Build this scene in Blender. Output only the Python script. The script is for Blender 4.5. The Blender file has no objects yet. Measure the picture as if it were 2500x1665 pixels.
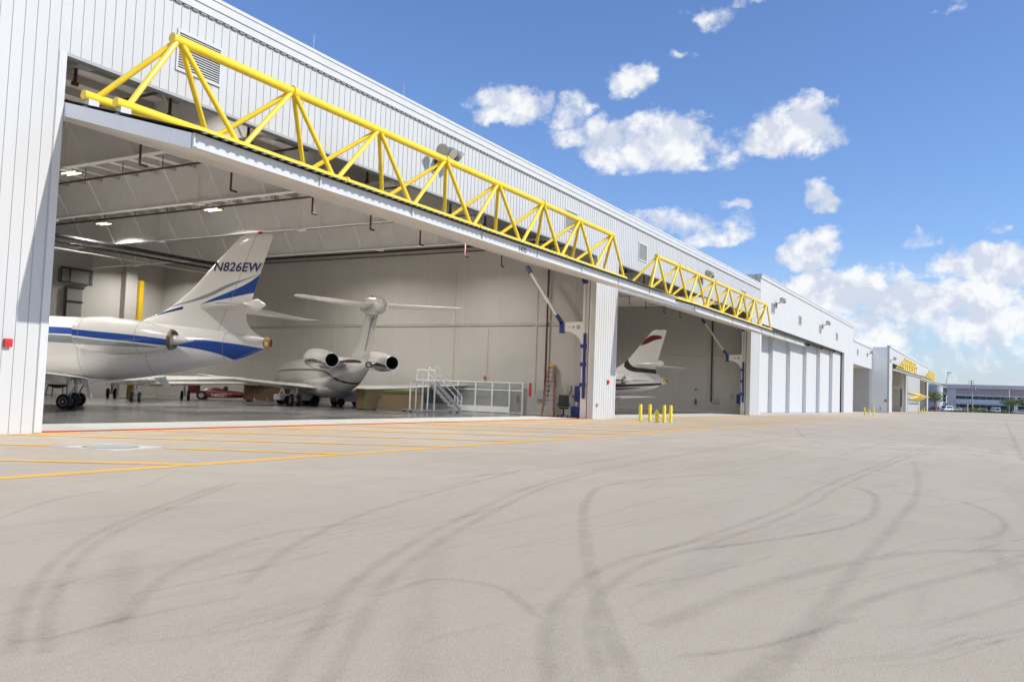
import bpy, math, random
from mathutils import Vector, Matrix
random.seed(7)
C = bpy.context.scene.collection
sc = bpy.context.scene
R = math.radians
# ------------------------------------------------------------------ camera
EYE = Vector((0.0, 0.0, 1.65)); FPX = 2073.0
YAW, PITCH, ROLL = R(60.03), R(3.34), R(2.107)
cf = Vector((math.cos(PITCH)*math.sin(YAW), math.cos(PITCH)*math.cos(YAW), math.sin(PITCH)))
r0 = Vector((math.cos(YAW), -math.sin(YAW), 0)); u0 = r0.cross(cf)
cr = r0*math.cos(ROLL) + u0*math.sin(ROLL); cu = -r0*math.sin(ROLL) + u0*math.cos(ROLL)
cam = bpy.data.cameras.new('camera'); camo = bpy.data.objects.new('camera', cam); C.objects.link(camo)
camo.matrix_world = Matrix(((cr.x, cu.x, -cf.x, EYE.x), (cr.y, cu.y, -cf.y, EYE.y), (cr.z, cu.z, -cf.z, EYE.z), (0, 0, 0, 1)))
cam.sensor_fit = 'HORIZONTAL'; cam.sensor_width = 36.0; cam.lens = FPX/2500.0*36.0
cam.clip_start = 0.1; cam.clip_end = 6000
sc.camera = camo
# ------------------------------------------------------------------ sun, sky, exposure
SUN_DIR = Vector((0.88, -5.45, 4.22)).normalized()
SUN_EL = math.asin(SUN_DIR.z); SUN_ROT = math.atan2(SUN_DIR.x, SUN_DIR.y)
SUN_STRENGTH = 3.3; SKY_STRENGTH = 0.15; EXPOSURE = 0.30
sd = bpy.data.lights.new('sun', 'SUN'); sd.energy = SUN_STRENGTH; sd.angle = R(0.53); sd.color = (1.0, 0.955, 0.89)
so = bpy.data.objects.new('sun', sd); C.objects.link(so)
so.rotation_euler = SUN_DIR.to_track_quat('Z', 'Y').to_euler(); so.location = (0, -60, 60)
sc.view_settings.view_transform = 'Standard'; sc.view_settings.look = 'None'
sc.view_settings.exposure = EXPOSURE; sc.view_settings.gamma = 1.0
sc.view_settings.use_curve_mapping = False
sc.render.engine = 'CYCLES'
try:
    sc.cycles.use_denoising = True; sc.cycles.denoiser = 'OPENIMAGEDENOISE'
    sc.cycles.max_bounces = 8; sc.cycles.diffuse_bounces = 5; sc.cycles.glossy_bounces = 4
    sc.cycles.sample_clamp_indirect = 6.0; sc.cycles.transparent_max_bounces = 48
except Exception:
    pass

def ray(px, py):
    return cf + cr*((px-1250)/FPX) - cu*((py-832.5)/FPX)
def on(px, py, ax, val):
    d = ray(px, py); return EYE + d*((val-EYE[ax])/d[ax])
def atX(px, py, v): return on(px, py, 0, v)
def atY(px, py, v): return on(px, py, 1, v)
def atZ(px, py, v=0.0): return on(px, py, 2, v)

# ---- node helper
class NT:
    def __init__(s, nt): s.nt = nt; s.n = nt.nodes; s.l = nt.links
    def new(s, t, **k):
        nd = s.n.new(t)
        for a, b in k.items(): setattr(nd, a, b)
        return nd
    def put(s, sock, v):
        if v is None: return
        if isinstance(v, bpy.types.NodeSocket): s.l.new(v, sock)
        else: sock.default_value = v
    def m(s, op, a, b=None, c=None, clamp=False):
        nd = s.new('ShaderNodeMath', operation=op); nd.use_clamp = clamp
        s.put(nd.inputs[0], a); s.put(nd.inputs[1], b); s.put(nd.inputs[2], c)
        return nd.outputs[0]
    def rng(s, v, a, b, c=0.0, d=1.0, smooth=False):
        nd = s.new('ShaderNodeMapRange'); nd.clamp = True
        if smooth: nd.interpolation_type = 'SMOOTHSTEP'
        s.put(nd.inputs[0], v)
        for i, x in enumerate((a, b, c, d)): s.put(nd.inputs[i+1], x)
        return nd.outputs[0]
    def noise(s, vec, scale, detail=4, rough=0.55, dist=0.0):
        nd = s.new('ShaderNodeTexNoise'); s.put(nd.inputs['Vector'], vec)
        nd.inputs['Scale'].default_value = scale; nd.inputs['Detail'].default_value = detail
        nd.inputs['Roughness'].default_value = rough; nd.inputs['Distortion'].default_value = dist
        return nd.outputs['Fac']
    def mix(s, f, a, b):
        nd = s.new('ShaderNodeMix', data_type='RGBA')
        s.put(nd.inputs[0], f)
        for i, v in ((6, a), (7, b)):
            if isinstance(v, (tuple, list)) and len(v) == 3: v = (*v, 1)
            s.put(nd.inputs[i], v)
        return nd.outputs[2]
    def vmul(s, vec, sc3):
        nd = s.new('ShaderNodeMapping'); s.put(nd.inputs[0], vec); nd.inputs['Scale'].default_value = sc3
        return nd.outputs[0]

# ---- world: nishita sky with broken cumulus
w = bpy.data.worlds.new('World'); sc.world = w; w.use_nodes = True
T = NT(w.node_tree); T.n.clear()
sky = T.new('ShaderNodeTexSky'); sky.sky_type = 'NISHITA'; sky.sun_disc = False
sky.sun_elevation = SUN_EL; sky.sun_rotation = SUN_ROT
sky.air_density = 1.0; sky.dust_density = 0.6; sky.ozone_density = 2.0; sky.altitude = 0
tc = T.new('ShaderNodeTexCoord'); D = tc.outputs['Generated']
sep = T.new('ShaderNodeSeparateXYZ'); T.put(sep.inputs[0], D)
az = T.m('ARCTAN2', sep.outputs[1], sep.outputs[0]); el = T.m('ARCSINE', sep.outputs[2])
nA = T.noise(T.vmul(D, (1, 1, 1.7)), 13.0, 7, 0.60, 0.35); nB = T.noise(D, 48.0, 5, 0.62)
nz = T.m('ADD', T.m('MULTIPLY', T.m('SUBTRACT', nA, 0.5), 2.6), T.m('MULTIPLY', T.m('SUBTRACT', nB, 0.5), 1.7))
CL = [ # px, py, rx, ry, weight
 (1245, 245, 95, 45, 1.0), (1235, 285, 60, 25, .8), (1365, 275, 60, 50, 1.0), (1430, 310, 70, 40, 1.0), (1530, 205, 60, 42, .85),
 (1600, 350, 165, 72, 1.25), (1480, 370, 90, 50, .9), (1925, 315, 135, 70, 1.2), (1865, 345, 80, 40, .9), (1980, 270, 70, 35, .8),
 (1620, 545, 170, 40, .8), (1700, 585, 130, 28, .6), (1975, 615, 110, 58, 1.2), (1985, 478, 48, 30, .75), (1770, 497, 42, 18, .6),
 (1755, 30, 80, 28, .65), (1880, 6, 50, 18, .6), (1645, 150, 32, 14, .45), (2425, 545, 35, 20, .7), (2230, 590, 60, 25, .6), (2300, 5, 60, 14, .5),
 (2080, 725, 220, 62, 1.15), (2430, 650, 190, 55, 1.15), (2300, 735, 260, 62, 1.05), (2440, 800, 240, 66, .92), (2160, 800, 170, 52, .85), (2330, 865, 240, 44, .66), (1990, 700, 90, 36, 1.0), (2190, 660, 70, 30, .6), (1420, 340, 90, 30, .7), (1760, 380, 90, 30, .6)]
wa = T.noise(D, 11.0, 5, 0.6); wb = T.noise(T.vmul(D, (0.8, 0.8, 1.2)), 17.0, 5, 0.6)
azw = T.m('ADD', az, T.m('MULTIPLY', T.m('SUBTRACT', wa, .5), .115)); elw = T.m('ADD', el, T.m('MULTIPLY', T.m('SUBTRACT', wb, .5), .060))
best = None
def azel(v):
    v = v.normalized(); return math.atan2(v.y, v.x), math.asin(v.z)
for (px, py, rx, ry, wt) in CL:
    a0, e0 = azel(ray(px, py)); a1, _ = azel(ray(px+rx, py)); _, e1 = azel(ray(px, py-ry))
    ra = abs(a1-a0)*1.06; re = abs(e1-e0)*1.06
    da = T.m('MULTIPLY', T.m('SUBTRACT', azw, a0), 1.0/ra); de = T.m('MULTIPLY', T.m('SUBTRACT', elw, e0), 1.0/re)
    d2 = T.m('ADD', T.m('MULTIPLY', da, da), T.m('MULTIPLY', de, de))
    v = T.m('MULTIPLY', T.m('SUBTRACT', 1.25, d2), wt)
    v = T.m('MAXIMUM', v, -1.2)
    best = v if best is None else T.m('MAXIMUM', best, v)
# clouds elsewhere in the dome, so the air over and behind the camera is broken cloud too
far = T.m('MULTIPLY', T.m('SUBTRACT', T.noise(D, 3.2, 3, 0.5), 0.56), 7.0)
behind = T.rng(sep.outputs[0], 0.25, -0.1)
best = T.m('MAXIMUM', best, T.m('SUBTRACT', T.m('MULTIPLY', T.m('ADD', far, 1.2), behind), 1.2))
# low haze bank near the horizon, thin and wispy
bank = T.m('MULTIPLY', T.rng(el, 0.17, 0.02), T.m('MULTIPLY', T.noise(T.vmul(D, (1, 1, 3.2)), 12.0, 6, 0.6), 1.9))
mask = T.rng(T.m('ADD', best, nz), 0.15, 1.10, 0, 1, True)
mask = T.m('MULTIPLY', mask, T.rng(best, -0.7, 0.4, 0, 0.96))
mask = T.m('MAXIMUM', mask, T.m('MULTIPLY', bank, 0.50), None, True)
off = T.new('ShaderNodeVectorMath', operation='ADD'); T.put(off.inputs[0], D); off.inputs[1].default_value = (-.004, -.006, .013)
d1 = T.noise(D, 20.0, 6, 0.55, .3); d2 = T.noise(off.outputs[0], 20.0, 6, 0.55, .3)
rel = T.m('ADD', T.m('MULTIPLY', T.m('SUBTRACT', d1, d2), 5.5), T.rng(T.m('ADD', best, nz), .3, 2.6, .35, .72))
ccol = T.mix(T.rng(rel, 0.12, 0.85), (3.6, 3.9, 4.55), (5.3, 5.35, 5.4))
skyc = T.new('ShaderNodeMix', data_type='RGBA', blend_type='MULTIPLY'); skyc.inputs[0].default_value = 1
T.put(skyc.inputs[6], sky.outputs[0]); skyc.inputs[7].default_value = (0.615, 0.73, 0.955, 1)
full = T.mix(mask, skyc.outputs[2], ccol)
bg = T.new('ShaderNodeBackground'); T.put(bg.inputs[0], full); bg.inputs[1].default_value = SKY_STRENGTH
out = T.new('ShaderNodeOutputWorld'); T.l.new(bg.outputs[0], out.inputs[0])
w.cycles.sampling_method = 'MANUAL'; w.cycles.sample_map_resolution = 1024

# ------------------------------------------------------------------ materials
MATS = {}
def mat(name, col, rough=0.5, metal=0.0, var=0.06, scale=3.0, bump=0.0, bscale=40.0, stretch=(1, 1, 1), coat=0.0, dirt=None, dscale=1.0):
    if name in MATS: return MATS[name]
    m_ = bpy.data.materials.new(name); m_.use_nodes = True; T = NT(m_.node_tree)
    bs = T.n['Principled BSDF']; tcn = T.new('ShaderNodeTexCoord'); P = T.vmul(tcn.outputs['Object'], stretch)
    n1 = T.noise(P, scale, 5, 0.6)
    a = tuple(max(0, c*(1-var)) for c in col); b = tuple(min(1, c*(1+var)) for c in col)
    cc = T.mix(T.rng(n1, 0.3, 0.7), a, b)
    if dirt:
        n3 = T.noise(P, dscale, 6, 0.7); cc = T.mix(T.rng(n3, 0.52, 0.75), cc, dirt)
    T.put(bs.inputs['Base Color'], cc)
    T.put(bs.inputs['Roughness'], T.rng(T.noise(P, scale*2.3, 3), 0.3, 0.7, max(0.02, rough-min(.07, rough*.1 if rough < .35 else .07)), min(1, rough+min(.07, rough*.1 if rough < .35 else .07))))
    bs.inputs['Metallic'].default_value = metal
    if coat: bs.inputs['Coat Weight'].default_value = coat; bs.inputs['Coat Roughness'].default_value = 0.08
    if bump:
        bn = T.new('ShaderNodeBump'); bn.inputs['Strength'].default_value = bump; bn.inputs['Distance'].default_value = 0.02
        T.put(bn.inputs['Height'], T.noise(P, bscale, 3)); T.l.new(bn.outputs[0], bs.inputs['Normal'])
    MATS[name] = m_; return m_

WHITE = mat('white_painted_steel', (0.535, 0.54, 0.525), 0.5, 0, 0.03, 0.6, 0.05, 6, (1, 1, .25), dirt=(0.50, 0.50, 0.48), dscale=0.35)
WHITE2 = mat('white_stucco', (0.535, 0.54, 0.525), 0.7, 0, 0.03, 0.4, 0.1, 25, dirt=(0.52, 0.52, 0.50), dscale=0.2)
TRIM = mat('white_trim', (0.58, 0.585, 0.57), 0.4, 0, 0.04, 1.0)
GROOVE = mat('panel_joint', (0.53, 0.54, 0.53), 0.6, 0, 0.05)
INWALL = mat('interior_wall_white', (0.475, 0.455, 0.42), 0.6, 0, 0.03, 0.5, 0.04, 12, (1, 1, .3))
INSTEEL = mat('interior_white_steel', (0.78, 0.76, 0.73), 0.5, 0, 0.04, 1.2)
DECK = mat('roof_deck_liner', (0.82, 0.80, 0.77), 0.6, 0, 0.04, 0.7)
PURL = mat('purlin_grey', (0.42, 0.405, 0.385), 0.5, 0, 0.06)
YEL = mat('yellow_gloss_paint', (0.95, 0.67, 0.025), 0.28, 0, 0.06, 1.5, 0.03, 10, coat=0.5, dirt=(0.86, 0.58, 0.02), dscale=0.9)
YELD = mat('yellow_safety_paint', (0.82, 0.66, 0.015), 0.4, 0, 0.06, 3, dirt=(0.6, 0.45, 0.03), dscale=5)
PIPE = mat('dark_red_pipe', (0.075, 0.028, 0.026), 0.5, 0, 0.1)
BLK = mat('black_pipe', (0.018, 0.016, 0.016), 0.5, 0, 0.1)
RUB = mat('tyre_rubber', (0.018, 0.018, 0.018), 0.8, 0, 0.15, 8, 0.2, 60)
CHR = mat('bare_metal', (0.62, 0.62, 0.63), 0.3, 0.9, 0.06)
GALV = mat('galvanised_steel', (0.50, 0.50, 0.50), 0.42, 0.6, 0.1, 4)
GREYP = mat('grey_enclosure_paint', (0.40, 0.39, 0.38), 0.5, 0, 0.05)
BLUE = mat('blue_painted_steel', (0.025, 0.045, 0.21), 0.4, 0, 0.08, 3)
RED = mat('red_paint', (0.55, 0.02, 0.02), 0.4, 0, 0.08, 3)
ORG = mat('fibreglass_orange', (0.30, 0.10, 0.065), 0.5, 0, 0.1, 6)
WOOD = mat('tan_crate_board', (0.24, 0.165, 0.085), 0.7, 0, 0.12, 6, 0.1, 30, (1, 1, 6))
CARD = mat('cardboard_brown', (0.11, 0.065, 0.035), 0.8, 0, 0.15, 4)
GRN = mat('olive_green_paint', (0.16, 0.2, 0.05), 0.6, 0, 0.1)
LEA = mat('black_leather', (0.03, 0.026, 0.024), 0.5, 0, 0.2, 5)
CONC = mat('threshold_concrete', (0.52, 0.525, 0.485), 0.8, 0, 0.08, 1.5, 0.1, 30, dirt=(0.43, 0.43, 0.40), dscale=0.6)  # pale tone also carries the sunlit band on the bay floors
LINEY = mat('orange_pavement_paint', (0.92, 0.50, 0.085), 0.75, 0, 0.08, 2.5, 0.1, 30, dirt=(0.78, 0.47, 0.15), dscale=3.0)
LINER = mat('red_pavement_paint', (0.60, 0.030, 0.02), 0.7, 0, 0.1, 3, dirt=(0.46, 0.05, 0.04), dscale=2.5)
PINK = mat('mauve_stucco', (0.84, 0.72, 0.66), 0.8, 0, 0.05, 0.2)
PINKD = mat('dark_mauve_stucco', (0.60, 0.47, 0.425), 0.8, 0, 0.05, 0.2)
PINKL = mat('pale_mauve_band', (0.90, 0.84, 0.79), 0.8, 0, 0.04, 0.2)
CREAM = mat('fuselage_white_gloss', (0.86, 0.84, 0.80), 0.22, 0, 0.02, 0.5, coat=0.6)
REG = mat('registration_navy', (0.012, 0.022, 0.12), 0.35, 0, 0.05)
BARK = mat('bark', (0.16, 0.13, 0.10), 0.9, 0, 0.2, 5)
def emis(name, col, st):
    m_ = bpy.data.materials.new(name); m_.use_nodes = True; T = NT(m_.node_tree)
    b = T.n['Principled BSDF']; b.inputs['Base Color'].default_value = (*col, 1); b.inputs['Emission Color'].default_value = (*col, 1)
    n1 = T.noise(T.new('ShaderNodeTexCoord').outputs['Object'], 3.0); T.put(b.inputs['Emission Strength'], T.rng(n1, 0, 1, st*0.95, st*1.05)); MATS[name] = m_; return m_
TUBE = emis('lit_fluorescent_tube', (1.0, 0.88, 0.66), 2.5)
def glassmat(name, col, alpha, rough=0.08):
    m_ = bpy.data.materials.new(name); m_.use_nodes = True; T = NT(m_.node_tree)
    b = T.n['Principled BSDF']; n1 = T.noise(T.new('ShaderNodeTexCoord').outputs['Object'], 1.2)
    T.put(b.inputs['Base Color'], T.mix(n1, tuple(c*.85 for c in col), col)); b.inputs['Roughness'].default_value = rough
    b.inputs['Alpha'].default_value = alpha; MATS[name] = m_; return m_
GLASS = glassmat('partition_glass', (0.42, 0.47, 0.46), 0.28)
WINDK = glassmat('teal_window_glass', (0.018, 0.055, 0.06), 1.0, 0.12)
CARGL = glassmat('dark_car_glass', (0.02, 0.025, 0.03), 1.0, 0.08)
LENS = glassmat('lamp_lens_glass', (0.55, 0.55, 0.50), 1.0, 0.15)

def floor_mat():
    m_ = bpy.data.materials.new('polished_hangar_floor'); m_.use_nodes = True; T = NT(m_.node_tree); b = T.n['Principled BSDF']
    P = T.new('ShaderNodeTexCoord').outputs['Object']
    n1 = T.noise(P, 0.25, 5, 0.6); n2 = T.noise(T.vmul(P, (.3, 2, 1)), 0.9, 4)
    c = T.mix(T.rng(n1, .3, .7), (0.16, 0.16, 0.165), (0.225, 0.22, 0.22)); c = T.mix(T.rng(n2, .58, .75), c, (0.33, 0.325, 0.32))
    T.put(b.inputs['Base Color'], c); T.put(b.inputs['Roughness'], T.rng(n2, .3, .7, .12, .30)); b.inputs['Specular IOR Level'].default_value = 0.55
    return m_
def apron_mat():
    m_ = bpy.data.materials.new('weathered_apron_asphalt'); m_.use_nodes = True; T = NT(m_.node_tree); b = T.n['Principled BSDF']
    P = T.new('ShaderNodeTexCoord').outputs['Object']
    big = T.noise(P, 0.045, 5, 0.6, .4); mid = T.noise(P, 0.55, 5, 0.65, .5); fine = T.noise(P, 9.0, 4, 0.7); gr = T.noise(P, 75.0, 3, 0.7)
    c = T.mix(T.rng(big, .36, .62), (0.515, 0.43, 0.31), (0.635, 0.545, 0.405))
    c = T.mix(T.rng(mid, .40, .68, 0, .62), c, (0.50, 0.415, 0.295))
    c = T.mix(T.rng(fine, .45, .75, 0, .35), c, (0.58, 0.515, 0.425))
    c = T.mix(T.rng(gr, .50, .74, 0, .62), c, (0.27, 0.225, 0.175))
    c = T.mix(T.rng(gr, .46, .25, 0, .45), c, (0.68, 0.605, 0.51))
    sp = T.noise(P, 28.0, 3, 0.7); c = T.mix(T.rng(sp, .55, .72, 0, .30), c, (0.30, 0.25, 0.195)); c = T.mix(T.rng(sp, .42, .28, 0, .30), c, (0.74, 0.66, 0.54))
    # streaky dirt dragged by tyres in long thin wisps
    st = T.noise(T.vmul(P, (.18, 1.6, 1)), 0.8, 5, .7, .8); c = T.mix(T.rng(st, .52, .75, 0, .36), c, (0.34, 0.275, 0.21))
    # small dark stains
    vo = T.new('ShaderNodeTexVoronoi'); vo.inputs['Scale'].default_value = 0.55; T.put(vo.inputs['Vector'], P); vo.inputs['Randomness'].default_value = 1
    wob = T.m('ADD', vo.outputs['Distance'], T.m('MULTIPLY', T.m('SUBTRACT', fine, .5), .08))
    rare = T.rng(T.noise(P, 0.33, 2), .55, .58)
    c = T.mix(T.m('MULTIPLY', T.rng(wob, .026, .010, 0, .35), rare), c, (0.10, 0.09, 0.085))
    T.put(b.inputs['Base Color'], c); T.put(b.inputs['Roughness'], T.rng(mid, .3, .7, .78, .95)); b.inputs['Specular IOR Level'].default_value = 0.3
    bn = T.new('ShaderNodeBump'); bn.inputs['Strength'].default_value = 0.45; bn.inputs['Distance'].default_value = 0.012
    T.put(bn.inputs['Height'], T.m('ADD', gr, T.m('MULTIPLY', fine, .6))); T.l.new(bn.outputs[0], b.inputs['Normal'])
    return m_
def decal_mat(name, col, amax, tread=False):
    m_ = bpy.data.materials.new(name); m_.use_nodes = True; T = NT(m_.node_tree); b = T.n['Principled BSDF']
    tcn = T.new('ShaderNodeTexCoord'); uv = T.new('ShaderNodeUVMap'); s = T.new('ShaderNodeSeparateXYZ'); T.put(s.inputs[0], uv.outputs[0])
    v = s.outputs[1]; e = T.rng(T.m('ABSOLUTE', T.m('SUBTRACT', v, .5)), .5, .05, 0, 1, True)
    n = T.noise(T.vmul(tcn.outputs['Object'], (1, 1, 1)), 1.6, 5, .7); n2 = T.noise(tcn.outputs['Object'], 26, 3, .7)
    a = T.m('MULTIPLY', T.m('MULTIPLY', e, T.rng(n, .28, .62, .15, 1)), T.rng(n2, .25, .7, .35, 1))
    if tread:
        wv = T.m('SINE', T.m('ADD', T.m('MULTIPLY', s.outputs[0], 42.0), T.m('MULTIPLY', T.m('ABSOLUTE', T.m('SUBTRACT', v, .5)), 14)))
        a = T.m('MULTIPLY', a, T.rng(wv, -.5, .5, .75, 1))
    ends = T.rng(T.m('ABSOLUTE', T.m('SUBTRACT', s.outputs[2], 0)), 0, 1, 1, 1)
    a = T.m('MULTIPLY', T.m('MULTIPLY', a, ends), amax)
    b.inputs['Base Color'].default_value = (*col, 1); b.inputs['Roughness'].default_value = .8
    T.put(b.inputs['Alpha'], a); return m_

# ------------------------------------------------------------------ mesh helpers
class MB:
    def __init__(s): s.v = []; s.f = []; s.mi = []; s.cur = 0; s.uv = None
    def add(s, vs, fs):
        o = len(s.v); s.v += [tuple(v) for v in vs]
        for f in fs: s.f.append(tuple(i+o for i in f)); s.mi.append(s.cur)
        return s
    def box(s, x0, x1, y0, y1, z0, z1):
        if x1 < x0: x0, x1 = x1, x0
        if y1 < y0: y0, y1 = y1, y0
        if z1 < z0: z0, z1 = z1, z0
        return s.add([(x0, y0, z0), (x1, y0, z0), (x1, y1, z0), (x0, y1, z0), (x0, y0, z1), (x1, y0, z1), (x1, y1, z1), (x0, y1, z1)],
                     [(0, 3, 2, 1), (4, 5, 6, 7), (0, 1, 5, 4), (1, 2, 6, 5), (2, 3, 7, 6), (3, 0, 4, 7)])
    def bar(s, a, b, w_, h_, up=(0, 0, 1)):
        a = Vector(a); b = Vector(b); d = (b-a).normalized(); up = Vector(up)
        if abs(d.dot(up)) > .97: up = Vector((0, 1, 0))
        x = d.cross(up).normalized()*w_/2; y = x.cross(d).normalized()*h_/2
        vs = [a-x-y, a+x-y, a+x+y, a-x+y, b-x-y, b+x-y, b+x+y, b-x+y]
        return s.add(vs, [(0, 1, 2, 3), (4, 7, 6, 5), (0, 4, 5, 1), (1, 5, 6, 2), (2, 6, 7, 3), (3, 7, 4, 0)])
    def tube(s, pts, r, n=12, cap=True):
        pts = [Vector(p) for p in pts]; rs = r if isinstance(r, (list, tuple)) else [r]*len(pts)
        rings = []
        for i, p in enumerate(pts):
            d = (pts[min(i+1, len(pts)-1)]-pts[max(i-1, 0)]).normalized()
            up = Vector((0, 0, 1)) if abs(d.z) < .95 else Vector((0, 1, 0))
            x = d.cross(up).normalized(); y = x.cross(d)
            rings.append([p + (x*math.cos(t) + y*math.sin(t))*rs[i] for t in [2*math.pi*k/n for k in range(n)]])
        return s.rings(rings, cap, cap)
    def rings(s, rings, c0=True, c1=True):
        n = len(rings[0]); o = len(s.v)
        for rg in rings: s.v += [tuple(p) for p in rg]
        for i in range(len(rings)-1):
            for k in range(n):
                k2 = (k+1) % n; s.f.append((o+i*n+k, o+i*n+k2, o+(i+1)*n+k2, o+(i+1)*n+k)); s.mi.append(s.cur)
        if c0: s.f.append(tuple(o+k for k in reversed(range(n)))); s.mi.append(s.cur)
        if c1: s.f.append(tuple(o+(len(rings)-1)*n+k for k in range(n))); s.mi.append(s.cur)
        return s
    def prism(s, poly, axis, a, b):   # poly in the other two axes
        def P(p, t):
            return {0: (t, p[0], p[1]), 1: (p[0], t, p[1]), 2: (p[0], p[1], t)}[axis]
        n = len(poly)
        return s.add([P(p, a) for p in poly]+[P(p, b) for p in poly], [tuple(range(n)), tuple(reversed(range(n, 2*n)))]+[(i, (i+1) % n, n+(i+1) % n, n+i)[::-1] for i in range(n)])
    def sphere(s, c, r, nu=14, nv=9, sc3=(1, 1, 1), v0=0.0, v1=math.pi):
        rg = []
        for j in range(nv+1):
            t = v0+(v1-v0)*j/nv; t = min(max(t, .02), math.pi-.02)
            rg.append([(c[0]+r*sc3[0]*math.sin(t)*math.cos(2*math.pi*k/nu), c[1]+r*sc3[1]*math.sin(t)*math.sin(2*math.pi*k/nu), c[2]+r*sc3[2]*math.cos(t)) for k in range(nu)])
        return s.rings(rg)
    def sheet(s, pts): return s.add(pts, [tuple(range(len(pts)))])
ROOTM = {}
def build(mb, name, mats, parent=None, smooth=False, world=True, bevel=0.0):
    me = bpy.data.meshes.new(name)
    vs = mb.v
    if parent is not None and world:
        Mi = ROOTM[parent.name].inverted(); vs = [tuple(Mi @ Vector(v)) for v in vs]
    me.from_pydata(vs, [], mb.f); me.validate(); 
    if not isinstance(mats, (list, tuple)): mats = [mats]
    for m_ in mats: me.materials.append(m_)
    if len(mats) > 1:
        for p, i in zip(me.polygons, mb.mi): p.material_index = i
    import bmesh
    bm = bmesh.new(); bm.from_mesh(me); bmesh.ops.recalc_face_normals(bm, faces=bm.faces[:]); bm.to_mesh(me); bm.free()
    if smooth:
        me.polygons.foreach_set('use_smooth', [True]*len(me.polygons))
        try: me.set_sharp_from_angle(angle=R(38))
        except Exception: pass
    me.update()
    o = bpy.data.objects.new(name, me); C.objects.link(o)
    if parent is not None:
        o.parent = parent; ROOTM[o.name] = ROOTM[parent.name]
    else: ROOTM[o.name] = Matrix.Identity(4)
    if bevel:
        bv = o.modifiers.new('bevel', 'BEVEL'); bv.width = bevel; bv.segments = 2; bv.limit_method = 'ANGLE'
    return o
def thing(name, label, cat, loc=(0, 0, 0), rotz=0.0, group=None, scale=1.0):
    o = bpy.data.objects.new(name, None); C.objects.link(o); o.location = loc; o.rotation_euler = (0, 0, rotz); o.scale = (scale,)*3
    o['label'] = label; o['category'] = cat
    if group: o['group'] = group
    ROOTM[o.name] = Matrix.Translation(Vector(loc)) @ Matrix.Rotation(rotz, 4, 'Z') @ Matrix.Scale(scale, 4)
    o.empty_display_size = 0.3
    return o
def tag(o, label, cat, group=None, kind=None):
    o['label'] = label; o['category'] = cat
    if group: o['group'] = group
    if kind: o['kind'] = kind
    return o
def struct(o, label=None):
    o['kind'] = 'structure'
    if label: o['label'] = label
    return o
def dup(root, loc, rotz, label, name=None):
    r_ = root.copy(); C.objects.link(r_); r_.location = loc; r_.rotation_euler = (0, 0, rotz); r_['label'] = label
    if name: r_.name = name
    for ch in list(root.children):
        c = ch.copy(); C.objects.link(c); c.parent = r_
        for g in ch.children:
            d = g.copy(); C.objects.link(d); d.parent = c
    return r_
def text_mesh(name, body, size, mtx, material, parent, shear=0.0, extr=0.004, align='CENTER', spacing=1.0, boldoff=0.0):
    cu_ = bpy.data.curves.new(name, 'FONT'); cu_.body = body; cu_.size = size; cu_.extrude = extr; cu_.shear = shear
    cu_.align_x = align; cu_.align_y = 'CENTER'; cu_.space_character = spacing; cu_.offset = boldoff
    tmp = bpy.data.objects.new(name+'_curve', cu_); C.objects.link(tmp)
    dg = bpy.context.evaluated_depsgraph_get(); me = bpy.data.meshes.new_from_object(tmp.evaluated_get(dg))
    bpy.data.objects.remove(tmp); me.transform(mtx); me.materials.clear(); me.materials.append(material)
    o = bpy.data.objects.new(name, me); C.objects.link(o)
    if parent: o.parent = parent
    return o

# ================================================================== ground
AP = apron_mat()
g = build(MB().sheet([(-900, -1400, 0), (3200, -1400, 0), (3200, 1600, 0), (-900, 1600, 0)]), 'ground', AP); struct(g, 'weathered pale asphalt apron in front of the hangars')
FY = 23.0   # front wall plane
# pale concrete strips with the sunlit floor band put into their colour; polished floors
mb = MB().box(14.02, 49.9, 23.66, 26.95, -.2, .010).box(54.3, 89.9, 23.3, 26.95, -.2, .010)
struct(build(mb, 'sunlit_concrete_strip', CONC), 'pale concrete strip along the hangar openings, sunlit floor band put into its colour')
struct(build(MB().sheet([(8, 23.62, .006), (92.9, 23.62, .006), (92.9, 69, .006), (8, 69, .006)]), 'hangar_floor', floor_mat()), 'polished grey hangar floor')
# markings: red line on the threshold, orange hatching
mk = MB()
mk.sheet([(14.02, 23.22, .012), (50.6, 23.22, .012), (50.6, 23.64, .012), (14.02, 23.64, .012)])
struct(build(mk, 'red_threshold_line', LINER), 'red line painted along the first hangar opening')
mk = MB(); z = .004
zl_ = [0]
def line2(a, b, wd):
    zl_[0] += 1; z = .0040+.00035*zl_[0]
    a = Vector((*a, z)); b = Vector((*b, z)); d = (b-a).normalized(); n_ = Vector((-d.y, d.x, 0))*wd/2
    L = (b-a).length; k = max(1, int(L/1.5))
    for i in range(k):
        p = a+(b-a)*(i/k); q = a+(b-a)*((i+1)/k); mk.sheet([p-n_, q-n_, q+n_, p+n_])
line2((-30, 13.35), (150, 13.9), .32)
line2((-30, 22.75), (50.6, 22.75), .32)
for i in range(-6, 22):
    xo = 11.25+4.42*i; yb = 13.4
    a = (xo, yb+.05); b = (xo-(22.7-yb)*.755, 22.7)
    if i == 1:
        line2(a, (13.42, 17.0+.0), .32); line2((11.78, 18.95), b, .32)
    else: line2(a, b, .32)
struct(build(mk, 'orange_hatch_lines', LINEY), 'orange keep-clear hatching painted on the apron')
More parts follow.
